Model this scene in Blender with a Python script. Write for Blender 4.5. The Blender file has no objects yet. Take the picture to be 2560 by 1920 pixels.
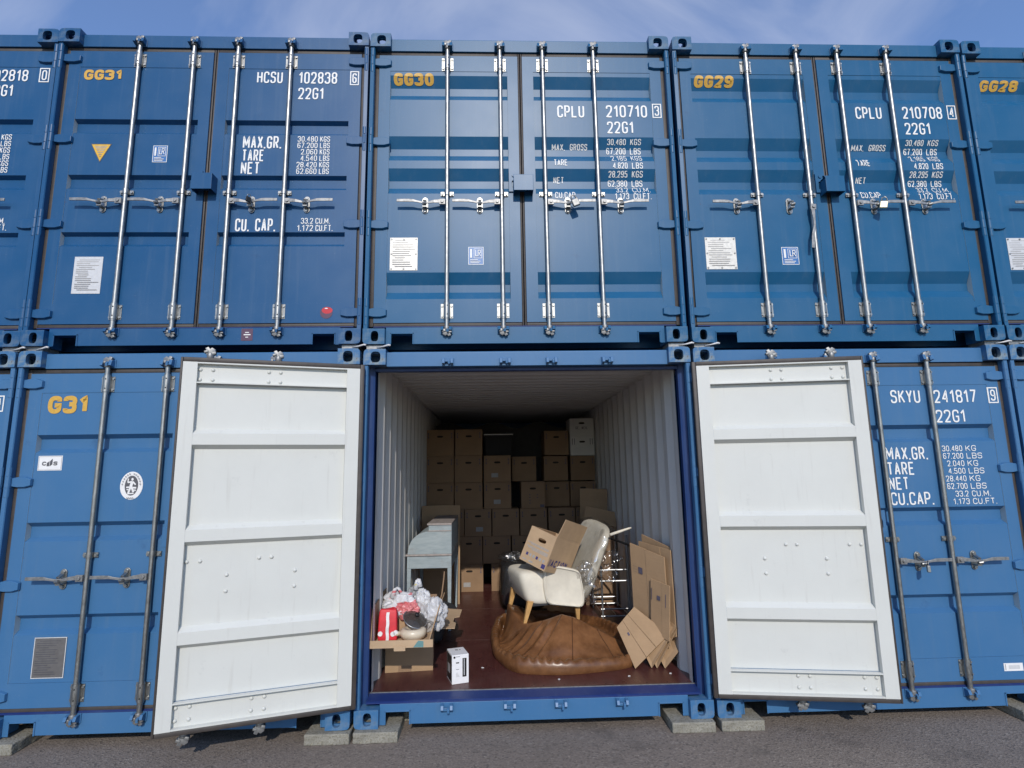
import bpy, bmesh, math, random
from mathutils import Vector, Matrix, noise
R = math.radians
random.seed(7)
sc = bpy.context.scene
COL = sc.collection

# ------------------------------------------------------------------ camera, sky, sun, exposure
cam_d = bpy.data.cameras.new('camera'); cam = bpy.data.objects.new('camera', cam_d); COL.objects.link(cam)
cam.location = (0.9497, -4.0054, 1.6821)
cam.rotation_euler = (R(99.019), R(0.8996), R(-1.8993))
cam_d.sensor_width = 36.0; cam_d.lens = 1374.92 / 2560 * 36.0
cam_d.clip_start = 0.05; cam_d.clip_end = 2000
sc.camera = cam
SUN = Vector((-0.03, 1.0, -0.605)).normalized()          # direction the light travels
sun_el = math.asin(-SUN.z)
w = bpy.data.worlds.new('World'); sc.world = w; w.use_nodes = True
nt = w.node_tree; nt.nodes.clear()
wo = nt.nodes.new('ShaderNodeOutputWorld'); bg = nt.nodes.new('ShaderNodeBackground'); sky = nt.nodes.new('ShaderNodeTexSky')
sky.sky_type = 'NISHITA'; sky.sun_disc = False; sky.sun_elevation = sun_el; sky.sun_rotation = R(180 - 1.7)
sky.air_density = 1.0; sky.dust_density = 0.3; sky.ozone_density = 4.0
tc = nt.nodes.new('ShaderNodeTexCoord'); mp = nt.nodes.new('ShaderNodeMapping'); nz = nt.nodes.new('ShaderNodeTexNoise')
mp.inputs['Rotation'].default_value = (0.0, 0.0, R(-35)); mp.inputs['Scale'].default_value = (1.4, 4.5, 1.8); mp.inputs['Location'].default_value = (0.9, 1.4, 2.0)
nz.inputs['Scale'].default_value = 1.25; nz.inputs['Detail'].default_value = 6; nz.inputs['Roughness'].default_value = 0.55; nz.inputs['Distortion'].default_value = 0.7
rmp = nt.nodes.new('ShaderNodeMapRange'); rmp.inputs['From Min'].default_value = 0.42; rmp.inputs['From Max'].default_value = 0.82
rmp.inputs['To Min'].default_value = 0.17; rmp.inputs['To Max'].default_value = 0.80
mx = nt.nodes.new('ShaderNodeMix'); mx.data_type = 'RGBA'; mx.inputs['B'].default_value = (6.0, 6.5, 8.0, 1)
L = nt.links.new
L(tc.outputs['Generated'], mp.inputs['Vector']); L(mp.outputs['Vector'], nz.inputs['Vector']); L(nz.outputs['Fac'], rmp.inputs['Value'])
hs = nt.nodes.new('ShaderNodeHueSaturation'); hs.inputs['Hue'].default_value = 0.506; hs.inputs['Saturation'].default_value = 1.25; hs.inputs['Value'].default_value = 1.68
L(sky.outputs['Color'], hs.inputs['Color']); L(rmp.outputs['Result'], mx.inputs['Factor']); L(hs.outputs['Color'], mx.inputs['A'])
L(mx.outputs['Result'], bg.inputs['Color']); bg.inputs['Strength'].default_value = 0.108
L(bg.outputs['Background'], wo.inputs['Surface'])
sl = bpy.data.lights.new('sun', 'SUN'); sl.energy = 2.75; sl.angle = R(0.53); sl.color = (1.0, 0.94, 0.86)
so = bpy.data.objects.new('sun', sl); COL.objects.link(so); so.rotation_euler = SUN.to_track_quat('-Z', 'Y').to_euler(); so.location = (0, -20, 20)
cy = sc.cycles; cy.max_bounces = 7; cy.diffuse_bounces = 4; cy.glossy_bounces = 3; cy.transmission_bounces = 3; cy.transparent_max_bounces = 10; cy.caustics_reflective = False; cy.caustics_refractive = False
cy.use_denoising = True; cy.denoiser = 'OPENIMAGEDENOISE'; cy.use_adaptive_sampling = True; cy.adaptive_threshold = .01
vs = sc.view_settings; vs.view_transform = 'Standard'; vs.look = 'None'; vs.exposure = 0.0; vs.gamma = 1.0; vs.use_curve_mapping = False

# ------------------------------------------------------------------ materials
class NT:
    def __init__(s, name):
        s.m = bpy.data.materials.new(name); s.m.use_nodes = True; s.t = s.m.node_tree
        s.b = s.t.nodes['Principled BSDF']; s.o = s.t.nodes['Material Output']
    def n(s, typ, **k):
        x = s.t.nodes.new(typ)
        for a, v in k.items():
            if a in x.inputs: x.inputs[a].default_value = v
            else: setattr(x, a, v)
        return x
    def l(s, a, b): s.t.links.new(a, b)
    def coord(s, scale=(1, 1, 1), which='Object'):
        c = s.n('ShaderNodeTexCoord'); m = s.n('ShaderNodeMapping'); m.inputs['Scale'].default_value = scale
        s.l(c.outputs[which], m.inputs['Vector']); return m.outputs['Vector']
    def noise(s, vec, scale, detail=4, rough=.55):
        x = s.n('ShaderNodeTexNoise', Scale=scale, Detail=detail, Roughness=rough); s.l(vec, x.inputs['Vector']); return x.outputs['Fac']
    def ramp(s, f, a, b, lo=0., hi=1.):
        x = s.n('ShaderNodeMapRange'); x.inputs['From Min'].default_value = a; x.inputs['From Max'].default_value = b
        x.inputs['To Min'].default_value = lo; x.inputs['To Max'].default_value = hi; s.l(f, x.inputs['Value']); return x.outputs['Result']
    def mix(s, f, a, b, typ='MIX'):
        x = s.n('ShaderNodeMix', data_type='RGBA', blend_type=typ)
        for k, v in (('Factor', f), ('A', a), ('B', b)):
            if hasattr(v, 'is_linked'): s.l(v, x.inputs[k])
            elif k == 'Factor': x.inputs[k].default_value = v
            else: x.inputs[k].default_value = (*v, 1)
        return x.outputs['Result']
    def bump(s, h, strength, dist=.01):
        x = s.n('ShaderNodeBump', Strength=strength, Distance=dist); s.l(h, x.inputs['Height']); s.l(x.outputs['Normal'], s.b.inputs['Normal'])
    def base(s, c):
        if hasattr(c, 'is_linked'): s.l(c, s.b.inputs['Base Color'])
        else: s.b.inputs['Base Color'].default_value = (*c, 1)
    def rough(s, r):
        if hasattr(r, 'is_linked'): s.l(r, s.b.inputs['Roughness'])
        else: s.b.inputs['Roughness'].default_value = r

def simple(name, col, rough=.6, metal=0., var=.12, scale=30, bump=0., bscale=200, bdist=.002):
    t = NT(name); v = t.coord()
    f = t.noise(v, scale, 5)
    dark = tuple(c * (1 - var) for c in col); lite = tuple(min(1, c * (1 + var)) for c in col)
    t.base(t.mix(t.ramp(f, .3, .7), dark, lite)); t.rough(rough); t.b.inputs['Metallic'].default_value = metal
    if bump: t.bump(t.noise(v, bscale, 3), bump, bdist)
    return t.m

def paint_mat(name, wear=0.):
    t = NT(name); oi = t.n('ShaderNodeObjectInfo'); v = t.coord()
    col = oi.outputs['Color']
    big = t.noise(v, 2.2, 3, .6)
    streak = t.noise(t.coord((14, 14, .7)), 1.6, 2, .6)
    c1 = t.mix(t.ramp(big, .35, .7, 0, .08), col, (.22, .30, .38))
    c2 = t.mix(t.ramp(streak, .55, .80, 0, .14), c1, (.14, .20, .27))
    fine = t.noise(v, 60, 2, .7)
    c3 = t.mix(t.ramp(fine, .66, .8, 0, .16), c2, (.25, .30, .36))
    bl = t.noise(v, 4.5, 5, .7); sm = t.n('ShaderNodeMix', data_type='RGBA', blend_type='MULTIPLY'); sm.inputs['B'].default_value = (.55, .60, .68, 1); t.l(t.ramp(bl, .64, .74, 0, .5), sm.inputs['Factor']); t.l(c3, sm.inputs['A']); c3 = sm.outputs['Result']
    rs = t.noise(t.coord((1, 1, .45)), 17, 5, .7); c3 = t.mix(t.ramp(rs, .715, .755, 0, .65), c3, (.10, .060, .045))
    if wear:
        pn = t.noise(v, 16, 4, .65)
        c3 = t.mix(t.ramp(pn, .44, .62, 0, .75 * wear), c3, (.26, .30, .29))
        rn = t.noise(t.coord((1, 1, .6)), 23, 4, .7)
        c3 = t.mix(t.ramp(rn, .63, .70, 0, .8 * wear), c3, (.10, .055, .038))
    t.base(c3)
    t.rough(t.ramp(big, .3, .7, .37, .41))
    t.b.inputs['Specular IOR Level'].default_value = .34
    t.bump(t.noise(v, 1.7, 1), .06, .02)
    return t.m

M = {}
M['paint'] = paint_mat('container paint')
M['castpaint'] = paint_mat('worn casting paint', 1.0)
M['castblue'] = paint_mat('casting paint', .35)
M['rubber'] = simple('rubber gasket', (.054, .045, .040), .55, 0, .2, 18)
M['black'] = simple('black plastic', (.012, .012, .013), .5)
M['dark'] = simple('dark inside', (.008, .008, .009), .8)
def white_paint():
    t = NT('white door paint'); v = t.coord()
    a = t.noise(v, 3, 6, .65); b = t.noise(t.coord((6, 6, 1)), 2.0, 5)
    c = t.mix(t.ramp(a, .40, .75, 0, .5), (.625, .63, .59), (.57, .572, .535))
    sm = t.noise(v, 7, 6, .75); c = t.mix(t.ramp(sm, .62, .76, 0, .40), c, (.40, .40, .385)); dr = t.noise(t.coord((18, 18, 1.1)), 1.5, 3, .6); c = t.mix(t.ramp(dr, .60, .78, 0, .30), c, (.42, .40, .36))
    t.base(c); t.rough(.5); t.bump(t.noise(v, 160, 3), .35, .0012); return t.m
M['white'] = white_paint()
def galv():
    t = NT('galvanised steel'); v = t.coord((1, 1, .35)); a = t.noise(v, 45, 5, .7)
    t.base(t.mix(t.ramp(a, .3, .7), (.25, .25, .24), (.43, .43, .41))); t.b.inputs['Metallic'].default_value = .95
    t.rough(t.ramp(t.noise(v, 80, 3), .3, .7, .34, .50)); t.bump(a, .15, .001); return t.m
M['steel'] = galv()
M['steel_old'] = simple('dull steel', (.27, .27, .265), .5, .7, .25, 40)
M['letter'] = simple('white lettering', (.80, .80, .78), .5, 0, .05, 60)
M['gold'] = simple('ochre lettering', (.62, .36, .055), .5, 0, .08, 60)
def wall_mat():
    t = NT('grey interior paint'); v = t.coord(); a = t.noise(v, 2.5, 6, .65); s = t.noise(t.coord((10, 10, .8)), 2, 5, .65)
    c = t.mix(t.ramp(a, .35, .7, 0, .6), (.66, .645, .61), (.56, .55, .52)); c = t.mix(t.ramp(s, .62, .8, 0, .5), c, (.28, .27, .25))
    t.base(c); t.rough(.5); t.bump(t.noise(v, 90, 3), .2, .001); return t.m
M['wall'] = wall_mat()
def floor_mat():
    t = NT('red brown plywood floor'); v = t.coord(); a = t.noise(v, 3.2, 6, .7); g = t.noise(t.coord((40, 2.2, 1)), 3, 5, .6)
    c = t.mix(t.ramp(g, .35, .7), (.060, .018, .017), (.098, .031, .028)); c = t.mix(t.ramp(a, .45, .75, 0, .55), c, (.12, .060, .045))
    sp = t.noise(v, 55, 3, .6); c = t.mix(t.ramp(sp, .70, .76, 0, .6), c, (.26, .20, .17))
    t.base(c); t.rough(t.ramp(a, .3, .7, .24, .5)); t.bump(g, .12, .002); return t.m
M['floor'] = floor_mat()
def asphalt():
    t = NT('asphalt'); v = t.coord()
    vo = t.n('ShaderNodeTexVoronoi', Scale=80.0); t.l(v, vo.inputs['Vector'])
    a = t.noise(v, 70, 5, .7); big = t.noise(v, 1.1, 5, .6); stn = t.noise(v, 3.3, 4, .6)
    c = t.mix(t.ramp(a, .35, .68), (.165, .136, .114), (.275, .230, .193))
    cs = t.n('ShaderNodeSeparateColor'); t.l(vo.outputs['Color'], cs.inputs['Color'])
    c = t.mix(t.ramp(cs.outputs[0], .86, .97, 0, .55), c, (.34, .30, .26))
    c = t.mix(t.ramp(cs.outputs[1], .80, .95, 0, .55), c, (.065, .058, .052))
    c = t.mix(t.ramp(big, .35, .7, 0, .35), c, (.15, .124, .102))
    c = t.mix(t.ramp(stn, .58, .70, 0, .45), c, (.085, .072, .062)); st = t.noise(v, 26, 3, .5); c = t.mix(t.ramp(st, .725, .745, 0, .8), c, (.42, .36, .30))
    t.base(c); t.rough(.85)
    h = t.n('ShaderNodeMath', operation='ADD'); t.l(vo.outputs['Distance'], h.inputs[0]); t.l(a, h.inputs[1]); t.bump(h.outputs[0], .6, .005); return t.m
M['asphalt'] = asphalt()
def concrete():
    t = NT('concrete'); v = t.coord(); a = t.noise(v, 9, 6, .7); b = t.noise(v, 70, 5, .7)
    c = t.mix(t.ramp(a, .35, .7), (.25, .235, .195), (.38, .36, .30)); c = t.mix(t.ramp(b, .48, .66, 0, .75), c, (.13, .115, .07))
    c = t.mix(t.ramp(t.noise(v, 30, 4), .6, .72, 0, .5), c, (.42, .38, .28))
    t.base(c); t.rough(.9); t.bump(b, 1.0, .012); return t.m
M['concrete'] = concrete()
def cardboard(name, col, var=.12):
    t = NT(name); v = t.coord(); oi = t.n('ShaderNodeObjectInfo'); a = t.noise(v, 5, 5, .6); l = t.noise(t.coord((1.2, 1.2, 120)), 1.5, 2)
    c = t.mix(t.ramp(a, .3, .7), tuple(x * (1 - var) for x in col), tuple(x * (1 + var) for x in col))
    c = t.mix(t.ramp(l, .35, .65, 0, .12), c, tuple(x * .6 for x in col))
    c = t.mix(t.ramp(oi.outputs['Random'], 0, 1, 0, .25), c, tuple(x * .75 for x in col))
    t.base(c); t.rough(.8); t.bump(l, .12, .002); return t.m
M['card'] = cardboard('cardboard', (.42, .275, .155))
M['cardback'] = cardboard('shade-darkened cardboard', (.30, .19, .108))  # darkened copy of cardboard; shade of the back stack put into its colour
M['card2'] = cardboard('pale cardboard', (.50, .35, .215))
M['cardin'] = cardboard('cardboard inside', (.30, .19, .11))
M['cardwhite'] = cardboard('white cardboard', (.72, .71, .68), .05)
M['print'] = simple('printed ink', (.10, .09, .13), .7)
M['navy'] = simple('navy ink', (.045, .04, .16), .7)
M['teal'] = simple('teal print', (.12, .25, .25), .7)
M['handle_dark'] = simple('painted slot shade', (.02, .014, .01), .9)
def leather():
    t = NT('brown leather'); v = t.coord(); a = t.noise(v, 5, 6, .7); b = t.noise(v, 22, 5, .7); d = t.noise(t.coord((3, 1, 1)), 9, 5, .7)
    c = t.mix(t.ramp(a, .3, .72), (.085, .034, .013), (.25, .112, .044)); c = t.mix(t.ramp(b, .5, .8, 0, .35), c, (.30, .155, .07))
    c = t.mix(t.ramp(d, .62, .8, 0, .35), c, (.08, .035, .017))
    t.base(c); t.rough(t.ramp(a, .3, .7, .26, .42)); t.bump(t.noise(v, 60, 3, .6), .12, .003); return t.m
M['leather'] = leather()
M['seamthread'] = simple('leather seam', (.075, .030, .012), .5)
M['cream'] = simple('cream fabric', (.72, .67, .56), .85, 0, .06, 14, .25, 350, .001)
M['oak'] = simple('oak wood', (.52, .30, .11), .5, 0, .18, 20)
def desk_mat():
    t = NT('worn blue grey paint'); v = t.coord(); a = t.noise(v, 6, 6, .7); s = t.noise(t.coord((3, 3, 14)), 3, 4)
    c = t.mix(t.ramp(s, .3, .7), (.27, .325, .345), (.36, .415, .43)); c = t.mix(t.ramp(a, .54, .72, 0, .6), c, (.25, .21, .19))
    t.base(c); t.rough(.6); t.bump(s, .15, .002); return t.m
M['desk'] = desk_mat()
M['desktrim'] = simple('worn desk trim', (.33, .29, .27), .6, 0, .2, 25)
M['red'] = simple('red fabric', (.62, .022, .035), .55, 0, .15, 12, .3, 40, .004)
M['whitefab'] = simple('white webbing', (.75, .73, .72), .7)
def plastic_bag(name, col, tr):
    t = NT(name); v = t.coord(); t.base(t.mix(t.ramp(t.noise(v, 9, 4), .3, .7), tuple(c * .85 for c in col), col)); t.rough(.32)
    t.b.inputs['Alpha'].default_value = tr; t.bump(t.noise(v, 16, 3, .6), .35, .012); return t.m
M['bag'] = plastic_bag('white plastic bag', (.70, .70, .71), .80)
M['bagpink'] = plastic_bag('pink tinted plastic bag', (.72, .22, .22), .9)
def bag_print(name, cols, sc_=6.):
    t = NT(name); v = t.coord(); c = (.70, .70, .71)
    for k, (col, lo) in enumerate(cols): n_ = t.noise(t.coord((1 + k, 1, 2.2)), sc_ + 1.7 * k, 2); c = t.mix(t.ramp(n_, lo, lo + .03, 0, .85), c, col)
    t.base(c); t.rough(.35); t.b.inputs['Alpha'].default_value = .84; t.bump(t.noise(v, 16, 3, .6), .35, .012); return t.m
M['bagred'] = bag_print('white bag with red print', [((.70, .10, .11), .56)])
M['bagmix'] = bag_print('white bag with coloured print', [((.75, .60, .10), .60), ((.06, .16, .50), .63)], 9.)
M['baggrey'] = plastic_bag('grey plastic bag', (.35, .36, .37), .8)
def film():
    t = NT('clear stretch film'); v = t.coord()
    rg = t.n('ShaderNodeTexNoise', noise_type='RIDGED_MULTIFRACTAL', Scale=9.0, Detail=5.0, Roughness=.6); t.l(v, rg.inputs['Vector']); r1 = rg.outputs['Fac']
    tr = t.n('ShaderNodeBsdfTransparent'); tr.inputs['Color'].default_value = (.94, .94, .94, 1)
    gl = t.n('ShaderNodeBsdfGlossy'); gl.inputs['Roughness'].default_value = .16; gl.inputs['Color'].default_value = (1, 1, 1, 1)
    bp = t.n('ShaderNodeBump', Strength=1.0, Distance=.02); t.l(r1, bp.inputs['Height']); t.l(bp.outputs['Normal'], gl.inputs['Normal'])
    ms = t.n('ShaderNodeMixShader'); t.l(t.ramp(r1, .2, 1.1, .14, .75), ms.inputs['Fac'])
    t.l(tr.outputs[0], ms.inputs[1]); t.l(gl.outputs[0], ms.inputs[2]); t.l(ms.outputs[0], t.o.inputs['Surface']); return t.m
M['film'] = film()
M['charcoal'] = simple('charcoal fabric', (.030, .031, .034), .75, 0, .2, 20, .3, 120)
M['ceramic'] = simple('cream glazed ceramic', (.62, .53, .40), .3, 0, .12, 6)
def glass():
    t = NT('lid glass'); t.base((.55, .58, .56)); t.b.inputs['Transmission Weight'].default_value = .8; t.rough(.08); t.b.inputs['IOR'].default_value = 1.25; return t.m
M['glass'] = glass()
def lid_glass():
    t = NT('smoked lid glass'); t.base((.055, .05, .045)); t.rough(.12); t.b.inputs['Alpha'].default_value = .85; return t.m
M['lidglass'] = lid_glass()
M['chrome'] = simple('chrome tube', (.42, .43, .44), .36, .8, .05)
M['cardpaper'] = simple('white glossy carton', (.80, .79, .78), .35, 0, .03)
M['plate_dark'] = simple('grey data plate', (.20, .19, .185), .4, .5, .1)
M['plate_white'] = simple('pale data plate', (.74, .71, .64), .35, .1, .12, 55)
M['plate_grey'] = simple('light grey data plate', (.62, .62, .62), .45, .1, .06, 40)
M['yellow'] = simple('yellow sticker', (.75, .44, .03), .45)
M['stick_blue'] = simple('blue sticker', (.05, .17, .42), .4)
M['sticker_red'] = simple('red sticker', (.55, .02, .03), .35)
M['maroon'] = simple('faded maroon sticker', (.10, .05, .09), .6)
M['ink'] = simple('grey ink', (.10, .10, .11), .7)
M['inklight'] = simple('faint ink', (.36, .35, .34), .7)
M['brass'] = simple('brass padlock', (.70, .62, .42), .3, .7)

# ------------------------------------------------------------------ mesh building
class MB:
    def __init__(s): s.v = []; s.f = []; s.mi = []
    def face(s, idx, mi=0): s.f.append(idx); s.mi.append(mi)
    def box(s, x0, x1, y0, y1, z0, z1, mi=0, skip=()):
        b = len(s.v)
        s.v += [(x0, y0, z0), (x1, y0, z0), (x1, y1, z0), (x0, y1, z0), (x0, y0, z1), (x1, y0, z1), (x1, y1, z1), (x0, y1, z1)]
        for k, q in (('b', (0, 3, 2, 1)), ('t', (4, 5, 6, 7)), ('f', (0, 1, 5, 4)), ('r', (1, 2, 6, 5)), ('k', (2, 3, 7, 6)), ('l', (3, 0, 4, 7))):
            if k not in skip: s.face(tuple(b + i for i in q), mi)
    def hexa(s, P, mi=0):                       # 8 points, bottom ring then top ring
        b = len(s.v); s.v += [tuple(p) for p in P]
        for q in ((0, 3, 2, 1), (4, 5, 6, 7), (0, 1, 5, 4), (1, 2, 6, 5), (2, 3, 7, 6), (3, 0, 4, 7)): s.face(tuple(b + i for i in q), mi)
    def prism(s, pts, f0, f1, mi=0):            # polygon pts -> f0(p), f1(p)
        b = len(s.v); n = len(pts); s.v += [tuple(f0(p)) for p in pts] + [tuple(f1(p)) for p in pts]
        s.face(tuple(range(b, b + n)), mi); s.face(tuple(range(b + 2 * n - 1, b + n - 1, -1)), mi)
        for i in range(n): j = (i + 1) % n; s.face((b + i, b + j, b + n + j, b + n + i), mi)
    def prism_y(s, pts, y0, y1, mi=0): s.prism(pts, lambda p: (p[0], y0, p[1]), lambda p: (p[0], y1, p[1]), mi)
    def prism_x(s, pts, x0, x1, mi=0): s.prism(pts, lambda p: (x0, p[0], p[1]), lambda p: (x1, p[0], p[1]), mi)
    def tube(s, path, r, n=10, mi=0, cap=True):
        P = [Vector(p) for p in path]; rs = r if isinstance(r, (list, tuple)) else [r] * len(P); b = len(s.v); up = Vector((0, 0, 1))
        for i, p in enumerate(P):
            d = (P[min(i + 1, len(P) - 1)] - P[max(i - 1, 0)]).normalized(); u = up if abs(d.z) < .9 else Vector((0, 1, 0))
            a = d.cross(u).normalized(); c = d.cross(a)
            for k in range(n):
                t = 2 * math.pi * k / n; s.v.append(tuple(p + (a * math.cos(t) + c * math.sin(t)) * rs[i]))
        for i in range(len(P) - 1):
            for k in range(n): k2 = (k + 1) % n; s.face((b + i * n + k, b + i * n + k2, b + (i + 1) * n + k2, b + (i + 1) * n + k), mi)
        if cap: s.face(tuple(range(b + n - 1, b - 1, -1)), mi); e = b + (len(P) - 1) * n; s.face(tuple(range(e, e + n)), mi)
    def cyl(s, p, q, r, n=14, mi=0): s.tube([p, q], r, n, mi)
    def grid(s, nu, nv, fn, mi=0, cu=False, cv=False):
        b = len(s.v)
        for i in range(nu):
            for j in range(nv): s.v.append(tuple(fn(i, j)))
        for i in range(nu - (0 if cu else 1)):
            for j in range(nv - (0 if cv else 1)):
                i2 = (i + 1) % nu; j2 = (j + 1) % nv; s.face((b + i * nv + j, b + i2 * nv + j, b + i2 * nv + j2, b + i * nv + j2), mi)
    def holed(s, rect, hole, c0, c1, mp, rnd=None, n=28, mi=0):
        """plate rect=(a0,a1,b0,b1) with a rounded hole=(ca,cb,ha,hb,power); thickness c0..c1; mp(a,b,c)->xyz; rnd=(a,b,r) rounds that corner"""
        a0, a1, b0, b1 = rect; ca, cb, ha, hb, pw = hole
        ang = [2 * math.pi * k / n for k in range(n)] + [math.atan2(y - cb, x - ca) % (2 * math.pi) for x in (a0, a1) for y in (b0, b1)]
        ang = sorted(set(round(a, 5) for a in ang)); out = []; inn = []
        for t in ang:
            dx, dy = math.cos(t), math.sin(t); k = 1e9
            if dx > 1e-6: k = min(k, (a1 - ca) / dx)
            if dx < -1e-6: k = min(k, (a0 - ca) / dx)
            if dy > 1e-6: k = min(k, (b1 - cb) / dy)
            if dy < -1e-6: k = min(k, (b0 - cb) / dy)
            x, y = ca + dx * k, cb + dy * k
            if rnd:
                rx, ry, r = rnd; qx = rx - r if rx > ca else rx + r; qy = ry - r if ry > cb else ry + r
                if (x - qx) * (rx - qx) > 0 and (y - qy) * (ry - qy) > 0:
                    d = math.hypot(x - qx, y - qy); x = qx + (x - qx) * r / d; y = qy + (y - qy) * r / d
            out.append((x, y)); e = (abs(dx / ha) ** pw + abs(dy / hb) ** pw) ** (-1 / pw); inn.append((ca + dx * e, cb + dy * e))
        m = len(ang); b = len(s.v)
        for ring, c in ((out, c0), (inn, c0), (inn, c1), (out, c1)): s.v += [tuple(mp(x, y, c)) for x, y in ring]
        for i in range(m):
            j = (i + 1) % m
            for q in range(4): s.face((b + q * m + i, b + q * m + j, b + ((q + 1) % 4) * m + j, b + ((q + 1) % 4) * m + i), mi)
    def mesh(s, name, mats, bevel=0., smooth=False, seg=2, recalc=True, merge=False):
        me = bpy.data.meshes.new(name); me.from_pydata(s.v, [], s.f); me.update()
        for m in (mats if isinstance(mats, (list, tuple)) else [mats]): me.materials.append(M[m])
        for p, i in zip(me.polygons, s.mi): p.material_index = i
        bm = bmesh.new(); bm.from_mesh(me)
        if merge: bmesh.ops.remove_doubles(bm, verts=bm.verts, dist=1e-4)
        if recalc: bmesh.ops.recalc_face_normals(bm, faces=bm.faces)
        if bevel:
            ed = [e for e in bm.edges if len(e.link_faces) == 2 and e.calc_face_angle(0) > .5]
            bmesh.ops.bevel(bm, geom=ed, offset=bevel, segments=seg, profile=.5, affect='EDGES', clamp_overlap=True)
        bm.to_mesh(me); bm.free()
        if smooth:
            me.polygons.foreach_set('use_smooth', [True] * len(me.polygons))
            if smooth == 'auto':
                me.set_sharp_from_angle(angle=R(40))
        me.update(); return me

def obj(name, me, parent=None, loc=(0, 0, 0), rot=(0, 0, 0), color=None):
    o = bpy.data.objects.new(name, me); COL.objects.link(o); o.location = loc; o.rotation_euler = rot
    if parent is not None: o.parent = parent
    if color: o.color = (*color, 1)
    return o
def tag(o, label, cat=None, group=None, kind=None):
    o['label'] = label
    if cat: o['category'] = cat
    if group: o['group'] = group
    if kind: o['kind'] = kind
    return o
CACHE = {}
def cached(key, fn):
    if key not in CACHE: CACHE[key] = fn()
    return CACHE[key]

# ------------------------------------------------------------------ stroke lettering
r_ = lambda x, y: (x, y, 1)
G = {
 '0': [([r_(0, 0), r_(1, 0), r_(1, 1), r_(0, 1)], 1)], 'O': [([r_(0, 0), r_(1, 0), r_(1, 1), r_(0, 1)], 1)],
 '1': [([(0, .74), (.8, 1), (.8, 0)], 0)], '2': [([(0, .74), r_(0, 1), r_(1, 1), r_(1, .56), (0, 0), (1, 0)], 0)],
 '3': [([(0, .78), r_(0, 1), r_(1, 1), r_(1, .53), (.4, .53)], 0), ([(.4, .53), r_(1, .53), r_(1, 0), r_(0, 0), (0, .22)], 0)],
 '4': [([(.78, 0), (.78, 1), (0, .3), (1, .3)], 0)], '5': [([(1, 1), (.05, 1), (0, .56), r_(1, .62), r_(1, 0), r_(0, 0), (0, .2)], 0)],
 '6': [([(1, .8), r_(1, 1), r_(0, 1), r_(0, 0), r_(1, 0), r_(1, .55), (.02, .55)], 0)], '7': [([(0, 1), (1, 1), (.3, 0)], 0)],
 '8': [([r_(0, .52), r_(1, .52), r_(1, 1), r_(0, 1)], 1), ([r_(0, 0), r_(1, 0), r_(1, .52), r_(0, .52)], 1)],
 '9': [([(0, .2), r_(0, 0), r_(1, 0), r_(1, 1), r_(0, 1), r_(0, .45), (.98, .45)], 0)],
 'A': [([(0, 0), (.5, 1), (1, 0)], 0), ([(.2, .3), (.8, .3)], 0)], 'B': [([r_(1, .52), r_(1, 1), (0, 1), (0, 0), r_(1, 0), r_(1, .52), (0, .52)], 0)],
 'C': [([(1, .74), r_(1, 1), r_(0, 1), r_(0, 0), r_(1, 0), (1, .26)], 0)], 'E': [([(1, 1), (0, 1), (0, 0), (1, 0)], 0), ([(0, .52), (.85, .52)], 0)],
 'F': [([(1, 1), (0, 1), (0, 0)], 0), ([(0, .52), (.85, .52)], 0)],
 'G': [([(1, .74), r_(1, 1), r_(0, 1), r_(0, 0), r_(1, 0), (1, .46), (.5, .46)], 0)], 'H': [([(0, 0), (0, 1)], 0), ([(1, 0), (1, 1)], 0), ([(0, .52), (1, .52)], 0)],
 'I': [([(.5, 0), (.5, 1)], 0)], 'K': [([(0, 0), (0, 1)], 0), ([(1, 1), (0, .4)], 0), ([(.35, .58), (1, 0)], 0)], 'L': [([(0, 1), (0, 0), (1, 0)], 0)],
 'M': [([(0, 0), (0, 1), (.5, .25), (1, 1), (1, 0)], 0)], 'N': [([(0, 0), (0, 1), (1, 0), (1, 1)], 0)],
 'P': [([(0, 0), (0, 1), r_(1, 1), r_(1, .45), (0, .45)], 0)], 'R': [([(0, 0), (0, 1), r_(1, 1), r_(1, .48), (0, .48)], 0), ([(.5, .48), (1, 0)], 0)],
 'S': [([(1, .76), r_(1, 1), r_(0, 1), r_(0, .53), r_(1, .53), r_(1, 0), r_(0, 0), (0, .24)], 0)], 'T': [([(.5, 0), (.5, 1)], 0), ([(0, 1), (1, 1)], 0)],
 'U': [([(0, 1), r_(0, 0), r_(1, 0), (1, 1)], 0)], 'V': [([(0, 1), (.5, 0), (1, 1)], 0)], 'X': [([(0, 0), (1, 1)], 0), ([(0, 1), (1, 0)], 0)],
 'Y': [([(0, 1), (.5, .45), (1, 1)], 0), ([(.5, .45), (.5, 0)], 0)], '.': [([(.2, 0), (.2, .02)], 0)], ',': [([(.3, .03), (.1, -.1)], 0)], ' ': []}
GW = {'1': .72, 'M': 1.3, '.': .28, ',': .28, ' ': .75, 'I': .3}
def rounded(pts, closed, r):
    out = []; n = len(pts)
    for i, p in enumerate(pts):
        q = Vector(p[:2])
        if len(p) < 3 or (not closed and i in (0, n - 1)): out.append(q); continue
        a = Vector(pts[i - 1][:2]); c = Vector(pts[(i + 1) % n][:2])
        la, lc = (a - q).length, (c - q).length
        ka = min(r, la * .49); kc = min(r, lc * .49); A = q + (a - q).normalized() * ka; C = q + (c - q).normalized() * kc
        for k in range(6): t = k / 5; out.append(A * (1 - t) ** 2 + q * 2 * t * (1 - t) + C * t * t)
    return out
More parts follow.
